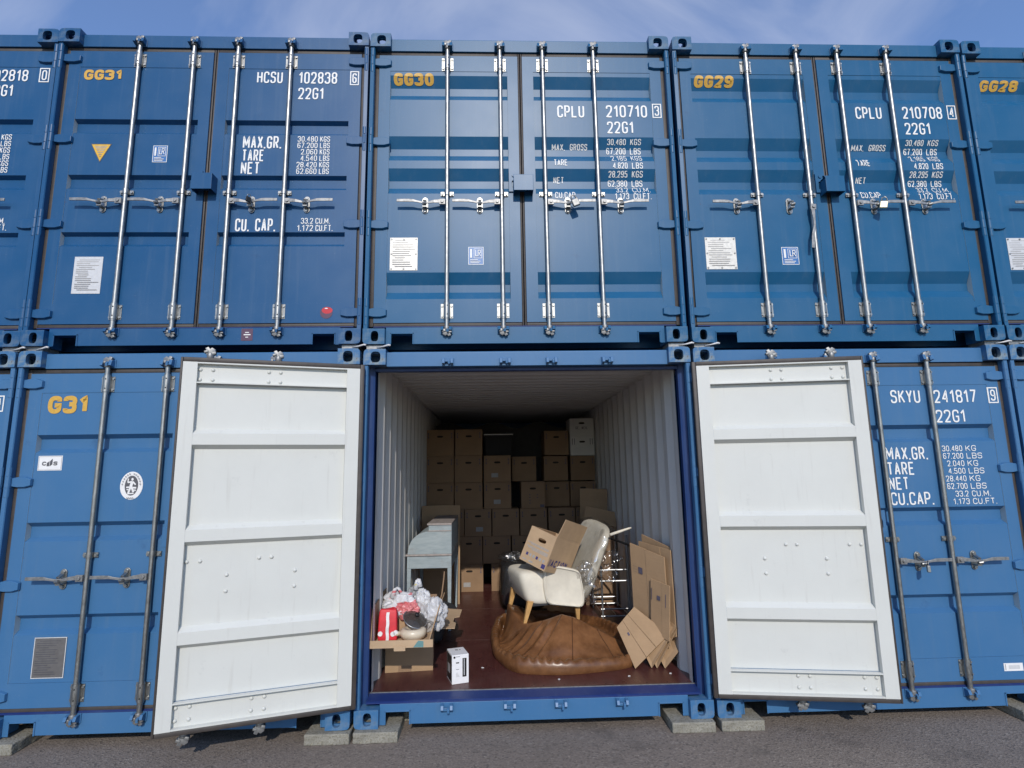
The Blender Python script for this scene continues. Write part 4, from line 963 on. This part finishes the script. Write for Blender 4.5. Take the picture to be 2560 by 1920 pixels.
for ya, yb in ((0, .085), (CW - .085, CW)):
    A = rounded([(x, z, 1) for x, z in ARM], True, .06); mb = MB(); A2 = [tuple(q) for q in A]; cc = (.51, .30)
    ym = (ya + yb) / 2
    def ring(sc_, y): return [(cc[0] + (x - cc[0]) * sc_, y, cc[1] + (z - cc[1]) * sc_) for x, z in A2]
    rs = [ring(.0, ya + .008), ring(.90, ya + .008), ring(.955, ya), ring(.985, ya + .004), ring(1, ya + .022), ring(1, yb - .022), ring(.985, yb - .004), ring(.955, yb), ring(.90, yb - .008), ring(0, yb - .008)]
    mb.grid(len(rs), len(A2), lambda i, j: rs[i][j], cv=True); obj('arm', mb.mesh('arm', 'cream', smooth=True), ch)
    path = [(cc[0] + (x - cc[0]) * .93, ya if ya == 0 else yb, cc[1] + (z - cc[1]) * .93) for x, z in A2]; mb = MB(); mb.tube(path + [path[0]], .0055, 6, cap=False); obj('piping', mb.mesh('piping', 'cream', smooth=True), ch)
def backfn(p, grow=0.):
    t = p.z; x = .60 + .30 * t + .03 * math.sin(t * 3); wv = 1 - .12 * t
    return x, wv
def back_mesh(grow, mat, amp):
    mb = MB(); nu, nv = 72, 44
    def f(i, j):
        u = 2 * math.pi * i / nu; v = -math.pi / 2 + math.pi * j / (nv - 1); sp = lambda q, e: math.copysign(abs(q) ** e, q)
        X = sp(math.cos(v), .42) * sp(math.cos(u), .55); Yq = sp(math.cos(v), .42) * sp(math.sin(u), .45); Zq = sp(math.sin(v), .5)
        t = (Zq + 1) / 2; z = .13 + .68 * t; x = .715 + .31 * t + X * (.072 - .020 * t + grow); y = CW / 2 + .02 + Yq * (.285 + .045 * t * t + grow); x -= .05 * (abs(Yq) ** 2) * t; z += .05 * t * t * Yq
        p = Vector((x, y, z + grow * Zq - .05 * t * (1 - abs(Yq)) * 0)); nn = Vector((X, Yq, Zq)).normalized() if (abs(X) + abs(Yq) + abs(Zq)) > 0 else Vector((0, 0, 1))
        return p + nn * amp * (noise.noise(p * 9) + .7 * noise.noise(p * 23) + .5 * abs(noise.noise(p * 40)))
    mb.grid(nu, nv, f, cu=True); return mb.mesh('backrest', mat, smooth=True)
obj('backrest', back_mesh(0, 'cream', .004), ch)
for (x, y, dx, top, ln) in ((.185, .035, -.050, .185, .182), (.165, CW - .08, -.045, .215, .21), (.625, .035, .012, .145, .15), (.60, CW - .08, .012, .150, .15)):
    mb = MB(); b_ = top - ln
    mb.hexa([(x + dx + .004, y + .006, b_), (x + dx + .032, y + .006, b_), (x + dx + .032, y + .034, b_), (x + dx + .004, y + .034, b_), (x - .004, y, top), (x + .05, y, top), (x + .05, y + .042, top), (x - .004, y + .042, top)]); obj('leg', mb.mesh('leg', 'oak', .003), ch)
mb = MB(); mb.box(.22, .66, .05, CW - .05, .140, .180); obj('base', mb.mesh('base', 'charcoal'), ch)
fl = obj('stretch_film', back_mesh(.020, 'film', .020), ch)
def crumple(name, parent, c, s, mat, seed, amp=.35, n=40, rot=(0, 0, 0)):
    mb = MB(); o = Vector((seed * 3.1, seed * 1.7, seed))
    def f(i, j):
        u = 2 * math.pi * i / n; v = -math.pi / 2 + math.pi * j / (n // 2 - 1); d = Vector((math.cos(v) * math.cos(u), math.cos(v) * math.sin(u), math.sin(v)))
        dw = d + .25 * noise.noise_vector(d * 2.2 + o); k = 1 + amp * (.8 * noise.noise(dw * 1.4 + o) + .9 * (.35 - abs(noise.noise(dw * 2.6 + o))) + .40 * (.3 - abs(noise.noise(dw * 5.0 + o))) + .08 * (.3 - abs(noise.noise(dw * 11 + o)))); return (d.x * s[0] * k, d.y * s[1] * k, d.z * s[2] * k)
    mb.grid(n, n // 2, f, cu=True); return obj(name, mb.mesh(name, mat, smooth=True), parent, c, rot)
crumple('loose_film', ch, (.80, .06, .25), (.07, .07, .11), 'film', 2, .5); crumple('loose_film', ch, (1.02, .16, .36), (.09, .03, .07), 'film', 5, .6); crumple('loose_film', ch, (.73, .03, .40), (.09, .06, .09), 'film', 9, .5)
crumple('loose_film', ch, (1.03, .12, .50), (.10, .03, .06), 'film', 15, .6)
mb = MB(); mb.tube([(0, 0, 0), (.09, 0, .028), (.17, .0, .052), (.20, 0, .060)], [.014, .013, .010, .007], 10)
tag(obj('white_rod', mb.mesh('white_rod', 'cream', smooth=True), None, (2.02, 1.20, 1.088)), 'slim off-white rod poking out above the armchair back', 'rod')

# open box on the chair
bx_ = thing('moving_box', 'open cardboard box with navy print tilted on the armchair seat', 'box', (1.382, .985, .812), (0, 0, 0), None)
Mrot = Matrix.Rotation(R(23), 3, 'Y') @ Matrix.Rotation(R(-38), 3, 'Z')
bx_.rotation_euler = Mrot.to_euler()
FWd, SWd, BH = .285, .45, .315      # front face runs to -x, side face to +y (local)
mb = MB(); mb.holed((-FWd, 0, 0, BH), (-FWd * .45, BH * .73, .044, .019, 3), 0, .005, lambda a, b, c: (a, c, b), n=20); mb.box(-.005, 0, .0052, SWd, 0, BH); mb.box(-FWd, -FWd + .005, .0052, SWd, 0, BH); mb.box(-FWd + .0052, -.0052, SWd - .005, SWd, 0, BH); mb.box(-FWd + .0052, -.0052, .0052, SWd - .0052, 0, .005)
obj('carton', mb.mesh('carton', 'card2'), bx_)
mb = MB(); mb.hexa([(-.005, .006, BH + .001), (0, .006, BH + .001), (0, SWd, BH + .001), (-.005, SWd, BH + .001), (.012, .010, BH + .17), (.017, .010, BH + .17), (.017, SWd - .01, BH + .17), (.012, SWd - .01, BH + .17)]); obj('flap', mb.mesh('flap', 'card2'), bx_)
mb = MB(); mb.hexa([(-FWd - .001, .006, BH + .001), (-FWd + .004, .006, BH + .001), (-FWd + .004, SWd, BH + .001), (-FWd - .001, SWd, BH + .001), (-FWd + .02, .01, BH - .10), (-FWd + .025, .01, BH - .10), (-FWd + .025, SWd - .01, BH - .10), (-FWd + .02, SWd - .01, BH - .10)]); obj('flap', mb.mesh('flap', 'cardin'), bx_)
mb = MB()
for k, (z, a, b) in enumerate(((.175, .10, .93), (.165, .10, .80), (.140, .08, .92), (.130, .08, .86), (.120, .08, .70))): mb.box(-FWd * b, -FWd * a, -.0012, -.0004, z, z + .006, 0)
for k in range(6): mb.box(-FWd * (.84 - .13 * k), -FWd * (.84 - .13 * k) + .022, -.0012, -.0004, .062, .088, 0 if k % 3 else 1)
mb.box(-FWd * .9, -FWd * .75, -.0012, -.0004, .018, .028); mb.box(-FWd * .66, -FWd * .50, -.0012, -.0004, .016, .03); mb.box(-FWd * .17, -FWd * .03, -.0012, -.0004, .014, .052, 1)
obj('printed_mark', mb.mesh('printed_mark', ['inklight', 'navy']), bx_)
mb = MB(); text_mb(mb, 'ACTION', .055, .345, .050, .115, lambda x, z: 0, .11, .25)
mb.v = [(.0012 + (-y) * .3, x + .12 * (z - .05), z) for x, y, z in mb.v]
for k in range(3): b = len(mb.v); mb.v += [(.0012, .016 + .012 * k, .05), (.0012, .022 + .012 * k, .05), (.0012, .031 + .012 * k, .115), (.0012, .025 + .012 * k, .115)]; mb.face((b, b + 1, b + 2, b + 3))
obj('lettering', mb.mesh('lettering', 'navy', recalc=False), bx_)

# flattened cartons leaning on the right wall
def flat(name_label, P, th=.010, mat='card', folds=(), slot=None, mk=()):
    """P: 4 world corners (bl, br, tr, tl)"""
    P = [Vector(p) for p in P]; n = (P[1] - P[0]).cross(P[3] - P[0]).normalized(); o0 = P[0].copy()
    t = thing('flattened_carton', name_label, 'cardboard', o0, (0, 0, 0), 'flattened cartons by the right wall'); Q = lambda u, v: (P[0] * (1 - u) * (1 - v) + P[1] * u * (1 - v) + P[2] * u * v + P[3] * (1 - u) * v) - o0
    mb = MB(); us = [0] + list(folds) + [1]
    for i in range(len(us) - 1):
        a, b = us[i] + (.004 if i else 0), us[i + 1] - (.004 if i < len(us) - 2 else 0); of = n * (.003 if i % 2 else 0)
        mb.hexa([Q(a, 0) + of, Q(b, 0) + of, Q(b, 0) + of + n * -th, Q(a, 0) + of + n * -th, Q(a, 1) + of, Q(b, 1) + of, Q(b, 1) + of + n * -th, Q(a, 1) + of + n * -th])
    obj('panel', mb.mesh('panel', mat, .001), t)
    if slot or mk:
        mb = MB()
        for (u0, u1, v0, v1) in ([slot] if slot else []) + list(mk):
            b = len(mb.v); mb.v += [tuple(Q(u, v) + n * .006) for u, v in ((u0, v0), (u1, v0), (u1, v1), (u0, v1))]; mb.face((b, b + 1, b + 2, b + 3))
        obj('printed_mark', mb.mesh('printed_mark', 'print', recalc=False), t)
    return t
flat('tall flattened carton with a printed panel, nearest the armchair', [(2.11, .795, .33), (2.30, .455, .33), (2.292, .468, .991), (2.104, .806, 1.064)], folds=(.46,), slot=(.24, .36, .70, .77), mk=((.08, .2, .76, .762), (.08, .2, .73, .732), (.08, .2, .70, .702)))
flat('flattened carton with a dark hand slot in front of the tall one', [(2.190, .590, .40), (2.285, .425, .375), (2.302, .398, .786), (2.203, .570, .813)], folds=(.6,), slot=(.36, .54, .66, .74), mk=((.06, .09, .62, .84), (.8, .83, .58, .82)))
flat('flattened carton leaning right behind the tall one', [(2.175, .80, .25), (2.345, .445, .40), (2.341, .462, 1.045), (2.181, .815, 1.076)], folds=(.3, .7))
flat('flattened carton furthest back against the right wall', [(2.22, .86, .17), (2.353, .50, .26), (2.352, .51, 1.06), (2.225, .87, 1.126)])
flat('flattened carton sloping to the floor beside the beanbag', [(2.02, .470, .172), (2.295, .470, .415), (2.085, .68, .575), (1.935, .68, .42)], folds=(.33, .62), mk=((.24, .29, .62, .70),))
flat('second sloping flattened carton standing on its edge', [(2.150, .484, .168), (2.342, .425, .480), (2.27, .70, .56), (2.06, .66, .40)])
flat('third sloping flattened carton standing on its edge', [(2.190, .478, .168), (2.350, .435, .460), (2.31, .70, .52), (2.11, .68, .36)])
flat('short flattened carton nearest the right wall', [(2.250, .470, .168), (2.353, .445, .295), (2.34, .62, .42), (2.20, .60, .30)])

# chrome rack, leaning board and panels behind the chair
t = thing('metal_rack', 'chrome tube rack standing behind the armchair by the right wall', 'rack')
for x, y in ((2.055, 1.90), (2.33, 1.90), (2.055, 2.45), (2.33, 2.45)):
    mb = MB(); mb.tube([(x, y, FZ), (x, y, .70 if x < 2.2 else 1.0)], .011, 10); obj('post', mb.mesh('post', 'chrome', smooth='auto'), t)
for z in (.20, .27, .545, .655):
    mb = MB()
    for y in ((1.90, 2.45) if z < .3 else (1.90,)): mb.tube([(2.04, y, z), (2.345, y, z)], .009, 8)
    for k in range(3 if z < .25 else 0): mb.tube([(2.06 + .13 * k, 1.90, z + .012), (2.06 + .13 * k, 2.45, z + .012)], .005, 6)
    obj('shelf', mb.mesh('shelf', 'chrome', smooth='auto'), t)
mb = MB(); mb.tube([(0, 0, 0), (.40, -.55, -.13), (.42, -.60, -.15)], .012, 8); tag(obj('black_tube', mb.mesh('black_tube', 'black', smooth='auto'), None, (1.885, 2.05, 1.075)), 'thin black tube lying over the chrome rack', 'tube')
t = tag(obj('cardboard_sheet', (lambda m: (m.box(0, .335, 0, .01, 0, .44), m.mesh('cardboard_sheet', 'card', .001))[1])(MB()), None, (2.0, 2.86, 1.02), (R(-3), R(2), R(-2))), 'square brown cardboard sheet standing above the rack', 'cardboard')
t = tag(obj('cardboard_sheet', (lambda m: (m.box(0, .40, 0, .01, 0, .24), m.mesh('cardboard_sheet', 'card', .001))[1])(MB()), None, (1.985, 2.60, 1.03), (R(-12), R(12), R(-3))), 'tilted brown cardboard sheet lying in front of the square one', 'cardboard')
t = tag(obj('cardboard_box', (lambda m: (m.box(0, .36, 0, .40, 0, .86), m.mesh('cardboard_box', 'cardin', .003))[1])(MB()), None, (1.985, 2.52, FZ)), 'dark brown tall carton behind the chrome rack', 'box')

# film wrapped dark furniture left of the chair
t = thing('wrapped_furniture', 'dark piece of furniture wrapped in clear film left of the armchair', 'furniture', (1.02, 2.22, FZ))
mb = MB(); rbox(mb, 0, .52, 0, .95, .02, .52, .35); obj('body', mb.mesh('body', 'charcoal', smooth=True), t)
mb = MB(); rbox(mb, -.015, .535, -.02, .97, .05, .56, .42, fn=lambda p: p + Vector((noise.noise(p * 9), noise.noise(p * 9 + Vector((5, 0, 0))), noise.noise(p * 8 + Vector((0, 5, 0))))) * .03); obj('stretch_film', mb.mesh('stretch_film', 'film', smooth=True), t)
crumple('loose_film', t, (.14, .10, .58), (.14, .12, .05), 'film', 12, .6)
for x in (.04, .46):
    for y in (.06, .88): mb = MB(); mb.box(x, x + .04, y, y + .04, 0, .03); obj('foot', mb.mesh('foot', 'black'), t)

# left pile: lower carton, open box with flaps and its goods
t = thing('moving_box', 'cardboard box on the floor carrying the open box at left', 'box', (.100, .548, FZ + .0005), (0, 0, R(5)))
obj('carton', carton_mesh(.365, .298, .40), t)
mb = MB(); mb.box(.10, .20, -.0015, -.0002, .0, .045); obj('tape', mb.mesh('tape', 'cardin'), t)
t = thing('open_box', 'open cardboard box with raised flaps holding bags and crockery', 'box', (.070, .155, .4655))
mb = MB(); mb.box(0, .405, 0, .62, 0, .006); obj('base', mb.mesh('base', 'card2'), t)
mb = MB(); mb.box(-.014, .438, -.012, -.006, -.002, .049); mb.box(.165, .245, -.0165, -.0122, -.022, .012); obj('front_lip', mb.mesh('front_lip', 'card2'), t)
mb = MB(); mb.prism_y([(.30, .000), (.372, .0), (.372, .040), (.335, .044)], -.0135, -.0123); obj('printed_mark', mb.mesh('printed_mark', 'teal'), t)
mb = MB(); mb.hexa([(-.004, .0, .006), (.002, .0, .006), (.002, .60, .006), (-.004, .60, .006), (-.004, .05, .255), (.002, .05, .255), (.000, .60, .300), (-.006, .60, .300)]); obj('flap', mb.mesh('flap', 'card'), t)
mb = MB(); mb.hexa([(.395, -.002, .006), (.402, -.002, .006), (.402, .60, .006), (.395, .60, .006), (.455, .27, .215), (.462, .27, .215), (.470, .60, .240), (.463, .60, .240)]); obj('flap', mb.mesh('flap', 'card'), t)
mb = MB(); mb.hexa([(.05, .612, .006), (.40, .612, .006), (.40, .618, .006), (.05, .618, .006), (.05, .64, .22), (.40, .64, .22), (.40, .646, .22), (.05, .646, .22)]); obj('flap', mb.mesh('flap', 'cardin'), t)
mb = MB(); mb.prism([(0, 0), (.185, .03), (.185, .16), (.160, .19), (.165, .30), (.205, .33), (.215, .53), (0, .55)], lambda p: (p[0] + .372, p[1] + .48, -.012 - .06 * p[0] + .05 * p[1]), lambda p: (p[0] + .372, p[1] + .48, -.006 - .06 * p[0] + .05 * p[1])); obj('flap', mb.mesh('flap', 'card2', .001), t)
TZ = .4725
t = thing('red_bag', 'red bag with a white stripe and white spots in the open box', 'bag', (.158, .33, TZ), (0, 0, R(4)))
mb = MB(); rbox(mb, -.070, .070, -.06, .06, .0, .215, .17, fn=lambda p: Vector((p.x * (1 - .10 * max(0, p.z - .1) / .1), p.y * (1 - .45 * max(0, p.z - .08) / .12), p.z + .012 * noise.noise(p * 18)))); obj('body', mb.mesh('body', 'red', smooth=True), t)
mb = MB(); mb.grid(2, 14, lambda i, j: ((-.010, .012)[i] + .002 * math.sin(j), -.064 + .030 * max(0, (.008 + .0145 * j) - .10) / .1, .008 + .0145 * j)); obj('stripe', mb.mesh('stripe', 'whitefab', recalc=False), t)
for x, z in ((-.050, .055), (.040, .050), (.060, .058)): mb = MB(); mb.tube([(x, -.050, z), (x, -.0645, z)], .017, 12); obj('spot', mb.mesh('spot', 'whitefab'), t)
t = thing('ceramic_dish', 'rounded cream dish beside the red bag', 'dish', (.345, .315, TZ), (0, 0, 0))
mb = MB(); prof = [(.0, .0), (.05, .0), (.082, .012), (.098, .040), (.096, .064), (.080, .078), (.055, .080), (.050, .070), (.0, .05)]; mb.grid(28, len(prof), lambda i, j: (prof[j][0] * math.cos(2 * math.pi * i / 28), prof[j][0] * math.sin(2 * math.pi * i / 28), prof[j][1] + .0005), cu=True); obj('bowl', mb.mesh('bowl', 'ceramic', smooth=True), t)
mb = MB(); mb.tube([(-.09, -.02, .05), (-.115, -.03, .048), (-.125, -.034, .044)], [.014, .017, .012], 10); obj('handle', mb.mesh('handle', 'ceramic', smooth=True), t)
t = thing('pan_lid', 'dark glass pan lid with a steel rim leaning over the cream dish', 'lid', (.350, .375, TZ + .125), (R(24), R(24), 0))
mb = MB(); mb.grid(32, 6, lambda i, j: ((.018 * j) * math.cos(2 * math.pi * i / 32), (.018 * j) * math.sin(2 * math.pi * i / 32), .028 * (1 - (j / 5) ** 2)), cu=True); obj('glass', mb.mesh('glass', 'lidglass', smooth=True), t)
mb = MB(); mb.tube([(.092 * math.cos(2 * math.pi * k / 32), .092 * math.sin(2 * math.pi * k / 32), 0) for k in range(33)], .004, 6, cap=False); obj('rim', mb.mesh('rim', 'chrome', smooth=True), t)
mb = MB(); mb.tube([(0, 0, .026), (0, 0, .045), (0, 0, .052)], [.010, .018, .014], 12); obj('knob', mb.mesh('knob', 'black', smooth=True), t)
tag(obj('cardboard_scrap', (lambda m: (m.prism_y([(0, 0), (.10, -.01), (.115, .10), (.05, .14), (-.01, .17)], 0, .006), m.mesh('cardboard_scrap', 'card', .001))[1])(MB()), None, (.215, .43, TZ + .01), (R(-12), 0, R(-6))), 'torn brown cardboard scrap between the red bag and the lid', 'cardboard')
def bag(label, c, s, mat, seed, ears=(), rot=(0, 0, 0), extra=None):
    t = thing('plastic_bag', label, 'bag', c, rot, 'plastic bags in the open box'); crumple('body', t, (0, 0, s[2] * .9), s, mat, seed, .55, 96)
    for k, (p, q) in enumerate(ears):
        m_ = (Vector(p) + Vector(q)) / 2 + Vector((0, 0, .07)); mb = MB(); P = [Vector(p), Vector(p).lerp(m_, .6) + Vector((0, 0, .02)), m_, Vector(q).lerp(m_, .6) + Vector((0, 0, .02)), Vector(q)]
        mb.tube(P, [.022, .014, .009, .014, .022], 7); obj('handle', mb.mesh('handle', mat, smooth=True), t)
    if extra: extra(t)
    return t
def pr1(t):
    for k in range(5):
        mb = MB(); mb.grid(2, 3, lambda i, j: (-.035 + .022 * k + (.012 if i else 0), -.118 - .002 * j, .118 + .018 * j - .005 * k)); obj('printed_mark', mb.mesh('printed_mark', 'bagpink', recalc=False), t)
bag('crumpled white plastic bag with red print behind the red bag', (.205, .52, TZ + .125), (.125, .10, .080), 'bagred', 21, (((-.05, -.02, .13), (.02, -.02, .14)),))
bag('pinkish red plastic bag bunched in front of the white one', (.285, .46, TZ + .10), (.075, .05, .060), 'bagpink', 33)
bag('white plastic bag with yellow and blue print, tied upright', (.375, .56, TZ + .10), (.062, .06, .100), 'bagmix', 44, (((-.05, 0, .20), (-.015, 0, .22)),))
bag('white plastic bag hanging over the right flap of the open box', (.470, .50, TZ + .03), (.090, .08, .115), 'bag', 57)
bag('grey plastic bag between the two white bags', (.315, .60, TZ + .13), (.06, .05, .09), 'baggrey', 63)
t = thing('holdall', 'charcoal grey holdall lying tilted under the roll-top desk', 'holdall', (.11, 1.24, FZ + .20), (0, R(20), R(8)))
mb = MB(); rbox(mb, 0, .46, 0, .28, .10, .23, .22); obj('body', mb.mesh('body', 'charcoal', smooth=True), t)
mb = MB(); mb.tube([(.10, -.002, .17), (.12, -.02, .13), (.30, -.02, .12), (.34, -.002, .17)], .010, 8); obj('strap', mb.mesh('strap', 'black', smooth=True), t)
tag(obj('black_bag', (lambda m: (rbox(m, 0, .36, 0, .36, 0, .24, .4), m.mesh('black_bag', 'charcoal', smooth=True))[1])(MB()), None, (.12, 1.19, FZ + .0005)), 'black soft bag on the floor beneath the grey holdall', 'bag')
mb = MB(); mb.tube([(0, 0, 0), (.055, .02, .16), (.072, .03, .30), (.075, .03, .345)], [.007, .006, .006, .004], 8); tag(obj('brown_stick', mb.mesh('brown_stick', 'cardin', smooth=True), None, (.455, .77, .52)), 'slim dark stick leaning beside the white plastic bag', 'stick')

# white product carton at the front
t = thing('product_carton', 'small white carton with a black product picture near the threshold', 'carton', (.634, .270, FZ + .0005), (0, 0, R(17)))
mb = MB(); mb.box(0, .125, 0, .170, 0, .198); obj('carton', mb.mesh('carton', ['cardpaper'], .002), t)
mb = MB(); mb.box(-.0012, -.0003, .010, .160, .010, .186); obj('side_print', mb.mesh('side_print', 'black'), t)
mb = MB(); mb.box(.078, .108, -.0012, -.0003, .045, .172, 0); mb.box(.088, .093, -.0020, -.0013, .055, .168, 1); obj('picture', mb.mesh('picture', ['black', 'plate_grey']), t)
mb = MB(); mb.box(.030, .052, -.0010, -.0003, .140, .148, 0); mb.box(.030, .052, -.001, -.0003, .098, .101, 1); mb.box(.028, .060, -.001, -.0003, .183, .188, 2)
for k in range(4): mb.box(.030, .055 - .004 * k, -.001, -.0003, .050 + .008 * k, .052 + .008 * k, 2)
mb.tube([(.018, -.0002, .182), (.018, -.0012, .182)], .008, 12, 0); obj('printed_mark', mb.mesh('printed_mark', ['black', 'ink', 'inklight']), t)
mb = MB(); mb.box(.050, .072, .10, .13, .1985, .1992); mb.box(.078, .090, .10, .12, .1985, .1992); obj('printed_mark', mb.mesh('printed_mark', 'inklight'), t)
mb = MB(); mb.box(-.0022, -.0013, .06, .13, .06, .12); obj('printed_mark', mb.mesh('printed_mark', 'inklight'), t)
# paper bits on the container floor
for k, (x, y, l) in enumerate(((1.93, .33, 'tiny white paper scrap at the right front edge of the beanbag'), (1.42, .30, 'tiny white paper scrap in front of the beanbag middle'), (.86, .60, 'tiny white paper scrap between the white carton and the beanbag'), (2.27, .38, 'tiny white paper scrap in the front right floor corner'))):
    tag(obj('paper_scrap', (lambda m: (m.prism([(0, 0), (.018, .004), (.022, .014), (.006, .018)], lambda p: (p[0], p[1], 0), lambda p: (p[0], p[1], .003)), m.mesh('paper_scrap', 'cardpaper'))[1])(MB()), None, (x, y, FZ + .0005), (0, 0, k * 1.1)), l, 'scrap', 'paper scraps on the floor')

for q in COL.objects:
    if q.name.split('.')[0] == 'printed_mark': q['kind'] = 'stuff'
